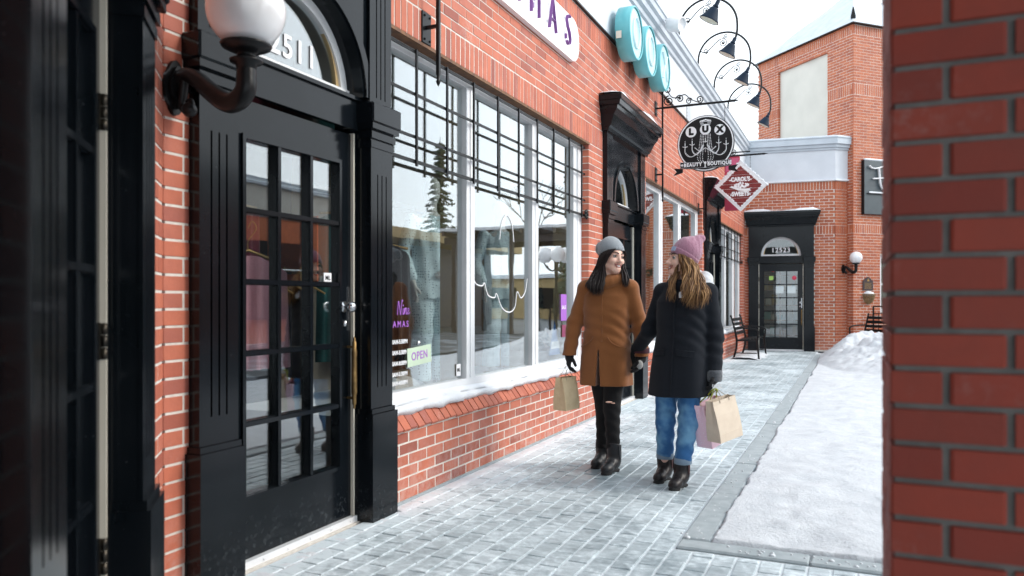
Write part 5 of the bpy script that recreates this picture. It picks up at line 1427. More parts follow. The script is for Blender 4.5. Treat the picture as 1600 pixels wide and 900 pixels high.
def hair_mat(name,c1,c2,c3):
    m,nt,b=new_mat(name); oi=N(nt,'ShaderNodeNewGeometry'); 
    nt.links.new(ramp(nt,oi.outputs['Random Per Island'],[(0.,c1),(.5,c2),(1.,c3)]),b.inputs['Base Color']); b.inputs['Roughness'].default_value=.5; b.inputs['Specular IOR Level'].default_value=.22; return m
M['skin']=skin_mat(); M['eye']=pm('eye_white',(.75,.73,.70),rough=.15); M['lash']=pm('eyelash',(.012,.009,.008),rough=.7); M['teeth']=pm('teeth',(.80,.78,.73),rough=.25)
M['lip']=pm('lips',(.40,.13,.11),rough=.35); M['iris_b']=pm('brown_iris',(.05,.025,.012),rough=.1); M['iris_g']=pm('blue_iris',(.10,.16,.2),rough=.1)
M['hair_d']=hair_mat('dark_hair',(.010,.007,.007),(.016,.010,.010),(.024,.015,.013)); M['hair_l']=hair_mat('light_brown_hair',(.06,.028,.013),(.17,.085,.036),(.40,.23,.10))
M['camel']=cloth('camel_wool',(.285,.108,.036),(.22,.082,.027),210,.5,.95,.25); M['charcoal']=cloth('black_wool',(.007,.009,.013),(.016,.019,.025),240,.6,.95,.04)
M['hat_g']=knit('grey_knit',(.20,.225,.25),(.29,.32,.345)); M['hat_m']=knit('mauve_knit',(.25,.095,.155),(.44,.22,.30)); M['cuff']=knit('charcoal_knit',(.05,.055,.065),(.09,.10,.115),500)
M['hood']=cloth('white_fleece',(.66,.68,.70),(.5,.52,.55),120,.9,.95,.4); M['glove']=cloth('black_glove',(.010,.010,.011),(.016,.016,.017),300,.4,.8,.1)
M['jeans_k']=cloth('black_denim',(.008,.008,.009),(.014,.014,.015),500,.4,.85,.05); M['jeans_b']=cloth('blue_denim',(.030,.115,.29),(.05,.16,.36),420,.5,.85,.05,big=(7,(.16,.34,.52)))
M['boot_k']=pm('black_leather',(.010,.011,.013),(.016,.017,.02),30,.42,spec=.35,bs=160,bst=.15,bd=.002); M['boot_b']=pm('dark_brown_leather',(.010,.008,.009),(.014,.011,.012),30,.42,spec=.35,bs=160,bst=.15,bd=.002)
M['elastic']=pm('oxblood_elastic',(.05,.014,.016),(.035,.012,.014),200,.8); M['sole']=pm('rubber_sole',(.012,.012,.013),rough=.7); M['pale_patch']=cloth('pale_suede',(.5,.5,.48),(.4,.4,.39),200,.4)
def strands(fig,parent,guides,mat,n,spread,rad,wave=0.0,seed=1,name='hair'):
    """many tapered locks following guide curves"""
    rg=random.Random(seed); mb=fig.mb()
    for i in range(n):
        t=rg.random()*(len(guides)-1); a=int(min(t,len(guides)-2)); u=t-a
        A,B=guides[a],guides[a+1]; m=min(len(A),len(B))
        off=Vector((rg.gauss(0,spread),rg.gauss(0,spread),0)); ph=rg.random()*6.28; cut=rg.uniform(.82,1.0)
        P=[]
        for j in range(m):
            p=Vector(A[j]).lerp(Vector(B[j]),u); f=j/(m-1); P.append(p+off*(.35+.9*f))
        P=smooth_pts(P,5); P=P[:max(4,int(len(P)*cut))]; L=len(P); Q=[]
        for j,p in enumerate(P):
            f=j/(L-1); Q.append(p+Vector((math.sin(ph+f*11),math.cos(ph*1.3+f*9),0))*wave*f)
        r0=rad*rg.uniform(.7,1.25); mb.tube(Q,[r0*(.55+.6*math.sin(PI*min(1,.2+.75*j/(L-1))))*(1 if j<L*.8 else max(.12,(L-1-j)/(L*.2))) for j in range(L)],5)
    return mb.build(name,mat,parent)
def boot(fig,parent,ankle,toe,mat,k=1.0,lift=0.0,el=None):
    """ankle boot: shaft, heel, foot, sole with heel block"""
    a=np.array(ankle,float); t=np.array(toe,float); d=t-a; d[2]=0; d/=np.linalg.norm(d); s=np.array((-d[1],d[0],0)); z=np.array((0,0,1.))
    g=np.array((a[0],a[1],lift)); tip=np.array((t[0],t[1],0)); L=np.linalg.norm((tip-g)[:2])
    lo=np.minimum(g,tip)-.09; hi=np.maximum(g,tip)+np.array((.09,.09,.26)); lo[2]=-.02
    v=Vol(lo,hi,.0045)
    v.cone(g-d*.010+z*.20,g-d*.012+z*.085,.053,.052,.01); v.cone(g-d*.025+z*.05,g+d*.03+z*.055,.037,.040,.02); v.cone(g+d*.02+z*.058,g+d*(L-.05)+z*.036,.040,.036,.03); v.cone(g+d*(L-.065)+z*.034+s*.004,g+d*(L-.036)+z*.030,.038,.032,.02)
    v.half(g+z*.0215,(0,0,-1)); v.half(g+z*.195-d*.01,(0,0,1)-d*.25,.002)
    v.displace(wrinkles([(g+d*.055+z*.075,.04,tuple(d*1.0+z*.6))],.0022,190),lo,hi)
    b=fig.put('boot',v,mat,parent,1)
    m=fig.mb(); n=26
    def outline(x0,x1,w0,w1):
        pts=[]
        for i in range(n):
            an=2*PI*i/n; c_,s_=math.cos(an),math.sin(an); u=(x0+x1)/2+(x1-x0)/2*c_*(abs(c_)**-.25 if abs(c_)>1e-3 else 1)*(.98); wv=(w0+(w1-w0)*(c_+1)/2)*s_
            pts.append(g+d*u+s*wv)
        return pts
    for (x0,x1,w0,w1,z0,z1) in((-.056,L+.002,.034,.038,.012,.026),(-.057,.018,.035,.035,-.004,.012),(.075,L-.006,.037,.033,.0,.012)):
        o=outline(x0,x1,w0,w1); vs=[tuple(p+z*(z0)) for p in o]+[tuple(p+z*(z1)) for p in o]; m.add(vs,[tuple(range(n-1,-1,-1)),tuple(range(n,2*n))]+[(i,(i+1)%n,n+(i+1)%n,n+i) for i in range(n)])
    m.build('sole',M['sole'],b)
    for sg in(-1,1):
        m=fig.mb(); c=g-d*.006+s*sg*.0515; vs=[];fs=[]
        for (u,zz,o) in((-.020,.185,-.002),(.022,.19,-.002),(-.014,.13,.002),(.018,.13,.002),(-.006,.085,.0015),(.010,.085,.0015)): vs.append(tuple(c+d*u+z*zz+s*sg*o))
        m.add(vs,[(0,1,3,2),(2,3,5,4)]); m.build('elastic_gusset',el or M['elastic'],b)
        
    m=fig.mb(); m.tube([tuple(g-d*.060+z*.165),tuple(g-d*.070+z*.20),tuple(g-d*.062+z*.222),tuple(g-d*.054+z*.195)],.005,6,flat=.6); m.build('pull_tab',el or M['elastic'],b)
    return b
# ------------------------------------------------------------------ woman in the camel coat
F1=Figure((-1.655,5.415),TH); YW1=math.radians(-22)
p1=thing('person','woman in a camel wool coat and grey slouchy beanie laughing, paper bag in hand','person',F1.O,'women walking and shopping')
def tor(yaw,c,x,y,z): return (c[0]+x*math.cos(yaw)-y*math.sin(yaw), c[1]+x*math.sin(yaw)+y*math.cos(yaw), z)
H1=Head((.036,-.035,1.540),math.radians(27),math.radians(2),math.radians(7))
RS,RE,RW=(-.148,.055,1.315),(-.232,.065,1.05),(-.272,.015,.835)
LS,LE,LW=(.160,-.080,1.315),(.232,-.06,1.05),(.238,-.105,.835)
legsL=[(.06,-.025,.86),(.030,-.060,.45),(.036,-.100,.09)]; legsR=[(-.075,.035,.86),(-.020,.03,.45),(-.020,.085,.10)]
v=Vol((-.34,-.30,0),(.34,.28,1.70),.006)
v.loft([(.80,0,0,.155,.10),(.92,0,0,.150,.10),(1.05,0,0,.125,.085),(1.20,0,0,.145,.095),(1.30,.005,-.01,.155,.085),(1.37,.01,-.015,.07,.06)],YW1,.02)
v.chain([(.01,-.015,1.33),(.02,-.02,1.40),tuple(H1.q((0,.02,-.08)))],[.062,.055,.052],.03)
for P_,r_ in(((RS,RE,RW),(.050,.042,.030)),((LS,LE,LW),(.050,.042,.030))): v.chain(P_,r_,.02)
for P_ in(legsL,legsR): v.chain(P_,(.078,.050,.030),.02); a=np.array(P_[2]); v.cone(a+np.array((.0,.005,-.04)),a+np.array((-.045,-.06,-.055)),.024,.018,.02)
hand_vol(v,RW,(.6,-.3,-.3),(-.10,-.25,-1),(.55,-.7,-.2),(.2,1,0),0,1.15); hand_vol(v,LW,(-.7,.1,-.2),(-.25,-.15,-1),(-.5,-.8,-.2),(.2,1,0),0,.9)
head_vol(v,H1); F1.put('body',v,M['skin'],p1,1)
face_parts(F1,H1,p1,M['lip'],M['iris_b'],M['lash'])
# trousers
v=Vol((-.22,-.24,.10),(.22,.22,.95),.006)
for P_ in(legsL,legsR): v.chain(P_,(.090,.060,.044),.02)
v.loft([(.82,0,0,.165,.115),(.94,0,0,.165,.115)],YW1,.03)
v.half((0,0,.135),(0,0,-1),.002)
v.displace(wrinkles([((.03,-.1,.42),.12,(.3,.2,1)),((.03,-.12,.2),.10,(.2,.2,1)),((-.02,.02,.25),.12,(.3,.2,1))],.003,80),(-.22,-.24,.10),(.22,.22,.95))
F1.put('trousers',v,M['jeans_k'],p1,1)
m=F1.mb(); m.ball((.0,-.128,.50),.022,14,8,(1.1,.25,.30)); m.ball((.03,-.128,.492),.014,12,8,(1.0,.3,.3)); m.build('ripped_knee',M['skin'],p1)
for P_,t in((legsL,(-.055,-.245,0)),(legsR,(-.105,-.045,0))): boot(F1,p1,P_[2],t,M['boot_k'],el=M['boot_k'])
# coat
v=Vol((-.36,-.30,.58),(.36,.30,1.46),.0055)
fold=lambda th,z: .006*np.clip((1.0-z)*2.4,0,1)*np.sin(th*7+1.5+3*z)+.0035*np.sin(th*3+z*9)*np.clip((1.25-z)*3,0,1)
v.chain([(-.11,.045,1.325),RS,RE,RW],[.045,.056,.055,.049],.03); v.chain([(.12,-.065,1.325),LS,LE,LW],[.045,.056,.055,.049],.03)
v.chain([tuple(np.array(RW)),tuple(np.array(RW)+np.array((-.004,-.004,-.02)))],[.050,.052],.005); v.chain([tuple(np.array(LW)),tuple(np.array(LW)+np.array((0,-.004,-.02)))],[.050,.052],.005)
for W_ in(RW,LW): v.half(tuple(np.array(W_)+np.array((0,0,-.012))),(0,-.05,-1),.002,np.array(W_)-.075,np.array(W_)+np.array((.075,.075,.02)))
v.loft([(.60,-.005,0,.190,.150),(.75,-.003,0,.188,.145),(.88,0,0,.180,.138),(1.02,0,0,.168,.127),(1.16,0,-.005,.178,.132),(1.26,.005,-.01,.182,.115),(1.325,.008,-.012,.150,.085),(1.375,.012,-.015,.085,.066)],YW1,.02,fold=fold)
v.cone((.03,-.005,1.375),(-.125,.045,1.325),.045,.050,.03); v.cone((.0,-.02,1.375),(.145,-.065,1.325),.045,.050,.03)
# funnel collar wrapped to one side
def ringc(v,c,r,rz,rt,tilt,k=.02,n=16,ry=.85):
    pts=[np.array((c[0]+r*math.cos(a),c[1]+r*ry*math.sin(a),c[2]+tilt[0]*math.cos(a)+tilt[1]*math.sin(a))) for a in np.linspace(0,2*PI,n+1)]
    for i in range(n): v.cone(pts[i],pts[i+1],rt,rt,k,sq=(1,1,rz))
ringc(v,(.022,-.020,1.385),.082,1.5,.024,(.018,.012)); ringc(v,(.020,-.030,1.36),.095,1.2,.024,(.03,.0))
v.half((0,0,.612),(0.0,0,-1),.004)
sx=-.028
def slit(x,y,z):
    u=x*math.cos(YW1)+y*math.sin(YW1)-sx; vv=-x*math.sin(YW1)+y*math.cos(YW1); wd=.002+.016*np.clip((.90-z)/.3,0,1)
    return np.maximum(np.abs(u)-wd,np.maximum(vv+.04,z-.90))
v.blend(slit,(-.2,-.26,.56),(.15,.0,.92),.004,'s')
v.displace(wrinkles([(RE,.11,(.3,.2,1)),(LE,.11,(-.3,.2,1)),((-.25,.04,.93),.08,(.2,0,1)),((.235,-.08,.93),.08,(.2,0,1)),((0,-.12,1.02),.14,(.25,.1,1))],.0045,75),(-.36,-.30,.58),(.36,.30,1.46))
ct=F1.put('coat',v,M['camel'],p1,1)
def coat_front(x,z,yaw,ry,off=.004): return tor(yaw,(0,0),x,-ry-off,z)
m=F1.mb(); kz=[(1.34,.094),(1.26,.118),(1.16,.135),(1.02,.130),(.93,.136)]
m.tube(smooth_pts([coat_front(sx+.026,z,YW1,r_,-.003) for z,r_ in kz],5),.0085,8,flat=.7); m.build('placket',M['camel'],ct)
for s,sx_ in((1,.085),(-1,-.115)):
    m=F1.mb(); pts=[(sx_-.045*s,.965),(sx_-.015*s,.925),(sx_+.03*s,.900),(sx_+.075*s,.885)]
    def yy(x,z): q=abs(x/.178); return .136*(max(0,1-q**2.2))**(1/2.2)
    m.tube(smooth_pts([tor(YW1,(0,0),x,-yy(x,z)-.004,z) for x,z in pts],6),.006,6,flat=.8); m.build('pocket_welt',M['camel'],ct)
m=F1.mb(); m.lathe([(.0575,0),(.0582,.002),(.0582,.034),(.0575,.036)],(.237,-.100,.852),(0,-.05,1),24,arc=(-2.6,-.4) if 0 else (0,2*PI)); m.build('cuff_tab',pm('plum_tab',(.06,.012,.022),rough=.8),ct)
# gloves
for W_,a in((RW,((.6,-.3,-.3),(-.10,-.25,-1),(.55,-.7,-.2),(.2,1,0),.0022,1.15)),(LW,((-.7,.1,-.2),(-.25,-.15,-1),(-.5,-.8,-.2),(.2,1,0),.0022,.9))):
    w_=np.array(W_); v=Vol(w_-np.array((.13,.14,.20)),w_+np.array((.12,.12,.05)),.0038); hand_vol(v,W_,*a); v.cone(w_+np.array((0,0,.02)),w_+np.array((0,0,-.03)),.036,.032,.01); F1.put('glove',v,M['glove'],p1,1)
m=F1.mb(); m.ball((.215,-.155,.770),.026,14,9,(.95,.5,1.25)); m.build('glove_patch',M['pale_patch'],p1)
# hat
v=Vol(H1.c-.22,H1.c+.26,.005)
v.ell(H1.q((0,.022,.040)),(.088,.108,.088),.02,R=H1.R); v.cone(H1.q((0,.045,.080)),H1.q((.0,.150,.072)),.074,.042,.05); v.cone(H1.q((0,.150,.072)),H1.q((.0,.178,.052)),.040,.026,.03)
v.half(H1.q((0,-.075,.050)),H1.dir((0,-.36,-1)),.006)
v.displace(wrinkles([(H1.q((0,.11,.06)),.07,tuple(H1.dir((.2,1,.6)))),(H1.q((.05,.08,.05)),.06,tuple(H1.dir((.2,1,.2))))],.006,95),H1.c-.22,H1.c+.26)
F1.put('beanie',v,M['hat_g'],p1,1)
# hair
def hq(H,l): return [tuple(H.q(p)) for p in l]
gR=[hq(H1,[(-.035,-.080,.055),(-.063,-.062,.02)])+[(-.028,-.085,1.48),(-.030,-.105,1.40),(-.045,-.150,1.33),(-.050,-.165,1.265)],
    hq(H1,[(-.066,-.050,.045),(-.078,-.030,.0)])+[(-.045,-.055,1.46),(-.075,-.085,1.38),(-.095,-.135,1.31),(-.085,-.150,1.245)],
    hq(H1,[(-.078,-.01,.03),(-.084,.0,-.02)])+[(-.070,.0,1.45),(-.105,-.04,1.38),(-.125,-.095,1.32),(-.115,-.125,1.27)],
    hq(H1,[(-.078,.04,.0),(-.078,.05,-.04)])+[(-.060,.06,1.44),(-.105,.03,1.385),(-.135,-.03,1.345),(-.14,-.07,1.30)]]
gL=[hq(H1,[(.040,-.078,.052),(.064,-.060,.02)])+[(.098,-.085,1.475),(.105,-.115,1.42),(.110,-.145,1.365),(.105,-.155,1.315)],
    hq(H1,[(.068,-.040,.04),(.078,-.022,.0)])+[(.112,-.045,1.47),(.122,-.08,1.41),(.128,-.125,1.355),(.125,-.14,1.315)],
    hq(H1,[(.078,.02,.02),(.080,.03,-.03)])+[(.10,.02,1.45),(.115,-.02,1.40),(.125,-.07,1.36),(.125,-.10,1.33)]]
strands(F1,p1,gR,M['hair_d'],420,.011,.0040,.005,3); strands(F1,p1,gL,M['hair_d'],220,.009,.0038,.004,4)

# ------------------------------------------------------------------ woman in the black coat
F2=Figure((-1.05,5.14),TH); YW2=math.radians(-42)
p2=thing('person','woman in a black wool coat, mauve beanie and blue jeans holding shopping bags','person',F2.O,'women walking and shopping')
H2=Head((.012,.0,1.502),math.radians(-82),math.radians(-4),math.radians(3))
RS,RE,RW=(-.105,.125,1.285),(-.182,.200,1.02),(-.232,.430,.865)
LS,LE,LW=(.152,-.090,1.280),(.198,-.075,1.0),(.182,-.125,.765)
legsL=[(.045,-.035,.82),(.022,-.085,.43),(-.018,-.060,.10)]; legsR=[(-.085,.045,.82),(-.105,.03,.43),(-.088,.130,.10)]
v=Vol((-.40,-.32,0),(.36,.46,1.66),.006)
v.loft([(.78,0,0,.155,.10),(.90,0,0,.150,.10),(1.02,0,0,.125,.085),(1.16,0,0,.140,.095),(1.26,.01,0,.150,.085),(1.33,.01,0,.07,.06)],YW2,.02)
v.chain([(.015,.0,1.30),(.02,.0,1.37),tuple(H2.q((0,.03,-.09)))],[.062,.054,.050],.03)
for P_ in((RS,RE,RW),(LS,LE,LW)): v.chain(P_,(.050,.042,.030),.02)
for P_ in(legsL,legsR): v.chain(P_,(.078,.050,.030),.02); a=np.array(P_[2]); v.cone(a+np.array((.0,.005,-.04)),a+np.array((-.05,-.055,-.055)),.024,.018,.02)
AR=((-.3,-.6,-.4),(-.35,.25,-.9),(.2,-.9,-.1),(1,.3,0)); AL=((-.8,.1,-.2),(-.08,-.10,-1),(-.4,-.85,-.2),(.25,1,0))
hand_vol(v,RW,*AR,0,1.0); hand_vol(v,LW,*AL,0,1.35)
head_vol(v,H2); F2.put('body',v,M['skin'],p2,1)
face_parts(F2,H2,p2,M['lip'],M['iris_g'],pm('brown_brow',(.06,.03,.016),rough=.8))
v=Vol((-.26,-.24,.10),(.22,.26,.92),.006)
for P_ in(legsL,legsR): v.chain(P_,(.092,.064,.053),.02)
v.loft([(.78,0,0,.165,.115),(.90,0,0,.165,.115)],YW2,.03); v.half((0,0,.155),(0,0,-1),.002)
v.displace(wrinkles([((.05,-.1,.43),.12,(.3,.2,1)),((.04,-.1,.24),.11,(.2,.2,1)),((-.1,.02,.42),.12,(.3,.2,1)),((-.09,.1,.24),.11,(.3,.2,1)),((0,0,.62),.16,(.6,.2,.7))],.004,75),(-.26,-.24,.10),(.22,.26,.92))
jn=F2.put('jeans',v,M['jeans_b'],p2,1)
for P_ in(legsL,legsR):
    a=np.array(P_[2]); b_=a+(np.array(P_[1])-a)*((.175-a[2])/(P_[1][2]-a[2])); m=F2.mb(); m.lathe([(.052,-.024),(.0585,-.020),(.0595,.0),(.0585,.016),(.053,.018)],tuple(b_),(0,0,1),22); m.build('turn_up',cloth('denim_reverse',(.22,.30,.38),(.16,.23,.31),400),jn)
for P_,t in((legsL,(-.112,-.195,0)),(legsR,(-.172,.0,0))): boot(F2,p2,P_[2],t,M['boot_b'])
v=Vol((-.40,-.34,.56),(.38,.42,1.44),.0055)
fold=lambda th,z: .006*np.clip((.98-z)*2.4,0,1)*np.sin(th*6+.5+3*z)+.003*np.sin(th*3+z*8)*np.clip((1.2-z)*3,0,1)
v.chain([(-.08,.10,1.29),RS,RE,RW],[.045,.055,.053,.048],.03); v.chain([(.115,-.06,1.29),LS,LE,LW],[.045,.057,.056,.050],.03)
for W_,nn in((LW,(-.03,-.06,-1)),(RW,(-.2,.8,-.55))): v.half(tuple(np.array(W_)),nn,.002,np.array(W_)-.08,np.array(W_)+.08)
v.loft([(.58,-.018,.0,.208,.170),(.72,-.012,0,.200,.160),(.86,-.005,0,.190,.150),(1.00,0,0,.172,.134),(1.12,.003,0,.180,.138),(1.22,.008,0,.182,.118),(1.29,.012,0,.150,.088),(1.345,.015,0,.088,.07)],YW2,.02,fold=fold)
v.cone((.03,.0,1.345),(-.085,.095,1.295),.045,.050,.03); v.cone((.03,.0,1.345),(.120,-.06,1.295),.045,.050,.03)
ringc(v,(.02,.0,1.335),.092,1.2,.026,(.0,.01)); v.half((0,0,.597),(0.03,0,-1),.004)
v.displace(wrinkles([(LE,.12,(.3,.2,1)),(RE,.12,(-.3,.2,1)),((.21,-.1,.88),.09,(.2,0,1)),((.05,-.12,1.05),.15,(.4,.1,1))],.0045,75),(-.40,-.34,.56),(.38,.42,1.44))
ct2=F2.put('coat',v,M['charcoal'],p2,1)
m=F2.mb(); kz=[(1.28,.10),(1.20,.124),(1.10,.139),(1.0,.135),(.86,.151),(.72,.161),(.61,.168)]
m.tube(smooth_pts([tor(YW2,(-.012*(1.2-z),0),.02,-r_-.003,z) for z,r_ in kz],5),.0055,6,flat=.7); m.build('placket',M['charcoal'],ct2)
for s in(-1,1):
    m=F2.mb(); pts=[(.045,.905),(.085,.90),(.125,.895),(.150,.892)]
    def yy2(x): q=abs(x/.19); return .150*(max(0,1-q**2.2))**(1/2.2)
    for dz in(0,-.035): m.tube([tor(YW2,(0,0),s*x,-yy2(x)-.004,z+dz) for x,z in pts],.0055,6,flat=.8)
    vs=[];fs=[]
    for x,z in pts: vs+=[tor(YW2,(0,0),s*x,-yy2(x)-.007,z),tor(YW2,(0,0),s*x,-yy2(x)-.008,z-.036)]
    m.add(vs,[(2*i,2*i+1,2*i+3,2*i+2) for i in range(3)]); m.build('pocket_flap',M['charcoal'],ct2)
# fleece hood lying round the neck
v=Vol((-.16,-.20,1.24),(.24,.22,1.48),.005)
pts=[(.155,-.055,1.325),(.165,.02,1.365),(.13,.10,1.385),(.06,.135,1.385),(-.02,.11,1.37),(-.055,.03,1.345)]
for i in range(len(pts)-1): v.cone(pts[i],pts[i+1],.040,.040,.03,sq=(1,1,1.15))
v.chain([(.150,-.06,1.325),(.075,-.125,1.29),(.03,-.15,1.24)],[.034,.024,.016],.02); v.chain([(.02,-.125,1.31),(-.035,-.150,1.27),(-.046,-.168,1.17)],[.022,.018,.011],.01)
v.displace(lambda x,y,z:.0035*np.sin(60*x+30*z)*np.sin(55*y+20*z),(-.16,-.20,1.24),(.24,.22,1.48))
F2.put('fleece_hood',v,M['hood'],p2,1)
# cuffs and gloves
m=F2.mb(); LWa=np.array(LW); m.lathe([(.040,.01),(.050,.008),(.053,-.012),(.050,-.020),(.053,-.034),(.049,-.042),(.051,-.056),(.042,-.066),(.034,-.068)],tuple(LWa),(-.0,.06,1),24); m.build('knit_cuff',M['cuff'],ct2)
for W_,a in((RW,AR),(LW,AL)):
    w_=np.array(W_); v=Vol(w_-np.array((.13,.14,.20)),w_+np.array((.12,.15,.06)),.0038); hand_vol(v,W_,*a,.0022,1.0 if W_ is RW else 1.35); 
    if W_ is RW: v.cone(w_+np.array((.02,-.04,.03)),w_+np.array((-.01,.02,-.03)),.036,.032,.01)
    else: v.cone(w_+np.array((0,0,.02)),w_+np.array((0,0,-.05)),.034,.030,.01)
    F2.put('glove',v,M['glove'],p2,1)
m=F2.mb()
for k in range(7): m.tube([(.168+.010*k-.01,-.178+.004*k,.686),(.165+.010*k-.01,-.183+.004*k,.672),(.172+.010*k-.01,-.182+.004*k,.660)],.0022,5)
m.build('glove_pattern',M['white'],p2)
# beanie with a turned-up brim
v=Vol(H2.c-.22,H2.c+.28,.005)
v.ell(H2.q((0,.018,.046)),(.084,.102,.084),.02,R=H2.R); v.cone(H2.q((0,.030,.085)),H2.q((0,.105,.145)),.070,.030,.05); v.half(H2.q((0,-.085,.040)),H2.dir((0,-.50,-1)),.004)
v.displace(wrinkles([(H2.q((0,.08,.12)),.06,tuple(H2.dir((.3,1,.3))))],.005,100),H2.c-.22,H2.c+.28)
ht=F2.put('beanie',v,M['hat_m'],p2,1)
v=Vol(H2.c-.22,H2.c+.28,.005); v.ell(H2.q((0,.018,.044)),(.0905,.1095,.092),.02,R=H2.R); v.half(H2.q((0,-.085,.032)),H2.dir((0,-.50,-1)),.006); v.half(H2.q((0,-.085,.085)),H2.dir((0,.52,1)),.006)
F2.put('brim',v,M['hat_m'],ht,1)
m=F2.mb(); a_=H2.q((.045,-.088,.062)); b1=H2.dir((.9,.42,0)); up_=H2.dir((0,.3,1)); n_=H2.dir((.42,-.9,.2)); a_=a_+n_*.004
m.add([tuple(a_-b1*.016-up_*.014),tuple(a_+b1*.016-up_*.014),tuple(a_+b1*.016+up_*.014),tuple(a_-b1*.016+up_*.014)]+[tuple(a_+n_*.003-b1*.016-up_*.014),tuple(a_+n_*.003+b1*.016-up_*.014),tuple(a_+n_*.003+b1*.016+up_*.014),tuple(a_+n_*.003-b1*.016+up_*.014)],[(0,1,2,3),(4,5,6,7),(0,1,5,4),(1,2,6,5),(2,3,7,6),(3,0,4,7)]); m.build('hat_label',pm('pale_blue_label',(.35,.45,.62),rough=.6),ht)
# long wavy hair falling in front of the shoulder
g2=[hq(H2,[(.060,-.058,.030),(.070,-.045,-.01)])+[(.005,-.085,1.44),(.004,-.125,1.37),(-.008,-.165,1.30),(-.022,-.178,1.22)],
    hq(H2,[(.072,-.040,.025),(.078,-.025,-.02)])+[(.015,-.10,1.42),(.010,-.14,1.35),(-.005,-.185,1.27),(-.025,-.185,1.18)],
    hq(H2,[(.078,-.010,.01),(.084,.0,-.03)])+[(.030,-.105,1.41),(.035,-.15,1.34),(.035,-.190,1.25),(.030,-.195,1.15)],
    hq(H2,[(.080,.03,-.01),(.082,.04,-.05)])+[(.055,-.10,1.40),(.070,-.145,1.33),(.080,-.180,1.26),(.070,-.19,1.17)],
    hq(H2,[(.070,.06,-.03),(.070,.07,-.06)])+[(.080,-.075,1.40),(.100,-.125,1.335),(.118,-.165,1.27),(.112,-.175,1.20)]]
strands(F2,p2,g2,M['hair_l'],560,.015,.0033,.022,6)
g3=[hq(H2,[(-.05,-.062,.03),(-.066,-.05,-.02)])+[(-.045,.03,1.42),(-.075,-.02,1.36),(-.095,-.09,1.29),(-.10,-.12,1.22)],hq(H2,[(.03,-.075,.03),(.05,-.06,-.03)])+[(-.048,-.06,1.42),(-.075,-.09,1.35),(-.092,-.13,1.27),(-.098,-.14,1.20)]]
strands(F2,p2,g3,M['hair_l'],120,.008,.0035,.012,7)

# ------------------------------------------------------------------ paper bags
def bag(fig,top,w_,d_,h_,yaw,tilt,mat,label,hmat,grip,crease=.4,lean=0.0,group='paper shopping bags',mat2=None):
    """open bag hanging from grip (figure frame); top = middle of the rim"""
    R=Rz(yaw)@Ry(tilt)@Rx(lean); T=np.array(top,float)
    q=lambda x,y,z:tuple(T+R@np.array((x,y,z)))
    t=thing('paper_bag',label,'bag',fig.w(q(0,0,-h_)),group)
    n=6; m=fig.mb()
    def ringp(z,s,infl): return [(-w_/2*s,-d_/2*infl),(w_/2*s,-d_/2*infl),(w_/2*s-d_*.5*crease*(1-abs(z/h_))*.5,0),(w_/2*s,d_/2*infl),(-w_/2*s,d_/2*infl),(-w_/2*s+d_*.5*crease*(1-abs(z/h_))*.5,0)]
    zs=[0,-.03,-.35*h_,-.62*h_,-.8*h_,-h_]; fl=[.55,.57,.78,.93,1.0,1.0]; rings=[ringp(z,1,f) for z,f in zip(zs,fl)]
    vs=[];fs=[]
    for z,r_ in zip(zs,rings):
        for x,y in r_: vs.append(q(x,y,z))
    for i in range(len(zs)-1):
        for k in range(6): k2=(k+1)%6; fs.append((6*i+k,6*i+k2,6*i+6+k2,6*i+6+k))
    b=6*(len(zs)-1); fs.append(tuple(range(b,b+6)))
    o=len(vs)
    for z,r_ in zip(zs[:3],rings[:3]):
        for x,y in r_: vs.append(q(x*.985,y*.96,z))
    for i in range(2):
        for k in range(6): k2=(k+1)%6; fs.append((o+6*i+k2,o+6*i+k,o+6*i+6+k,o+6*i+6+k2))
    for k in range(6): k2=(k+1)%6; fs.append((k2,k,o+k,o+k2))
    m.add(vs,fs); m.build('bag_body',mat,t)
    # fold line near the base and rim band
    m=fig.mb(); 
    for sy in(-1,1): m.tube([q(-w_/2+.002,sy*d_/2*1.003,-h_*.80),q(w_/2-.002,sy*d_/2*1.003,-h_*.80)],.0009,4)
    m.build('fold',mat,t)
    for sy in(-1,1):
        g=np.array(grip,float); a=np.array(q(-w_*.20,sy*d_*.28,-.02)); b_=np.array(q(w_*.20,sy*d_*.28,-.02)); a1=np.array(q(-w_*.20,sy*d_*.28,.0)); b1=np.array(q(w_*.20,sy*d_*.28,0))
        m=fig.mb(); m.tube(smooth_pts([a,a1,a1*.45+g*.55+np.array((-.004,0,.0)),g+np.array((-.012,sy*.006,-.004)),g+np.array((.012,sy*.006,-.004)),b1*.45+g*.55+np.array((.004,0,0)),b1,b_],6),.0024 if hmat is not None and hmat.name!='lime_ribbon' else .005,6,flat=.8); m.build('handle',hmat,t)
    return t
KR=pm('kraft_paper',(.76,.60,.38),(.70,.54,.33),20,.8,bs=30,bst=.12,bd=.004); KR2=pm('pale_kraft_paper',(.70,.59,.47),(.65,.54,.425),16,.8,bs=30,bst=.12,bd=.004)
tw=pm('paper_cord',(.5,.42,.33),rough=.8); lime=pm('lime_ribbon',(.50,.56,.05),(.44,.5,.04),20,.5)
PK,ntp,bp_n=new_mat('pink_patterned_paper'); vr=N(ntp,'ShaderNodeTexVoronoi',Scale=75.0); gp=N(ntp,'ShaderNodeNewGeometry'); ntp.links.new(gp.outputs['Position'],vr.inputs['Vector'])
ntp.links.new(mixc(ntp,ramp(ntp,vr.outputs['Distance'],[(.16,1.),(.26,0.)]),(.88,.60,.70),(.92,.83,.87)),bp_n.inputs['Base Color']); bp_n.inputs['Roughness'].default_value=.6
gr1=np.array(RW)*0+np.array((-.290,-.005,.748))
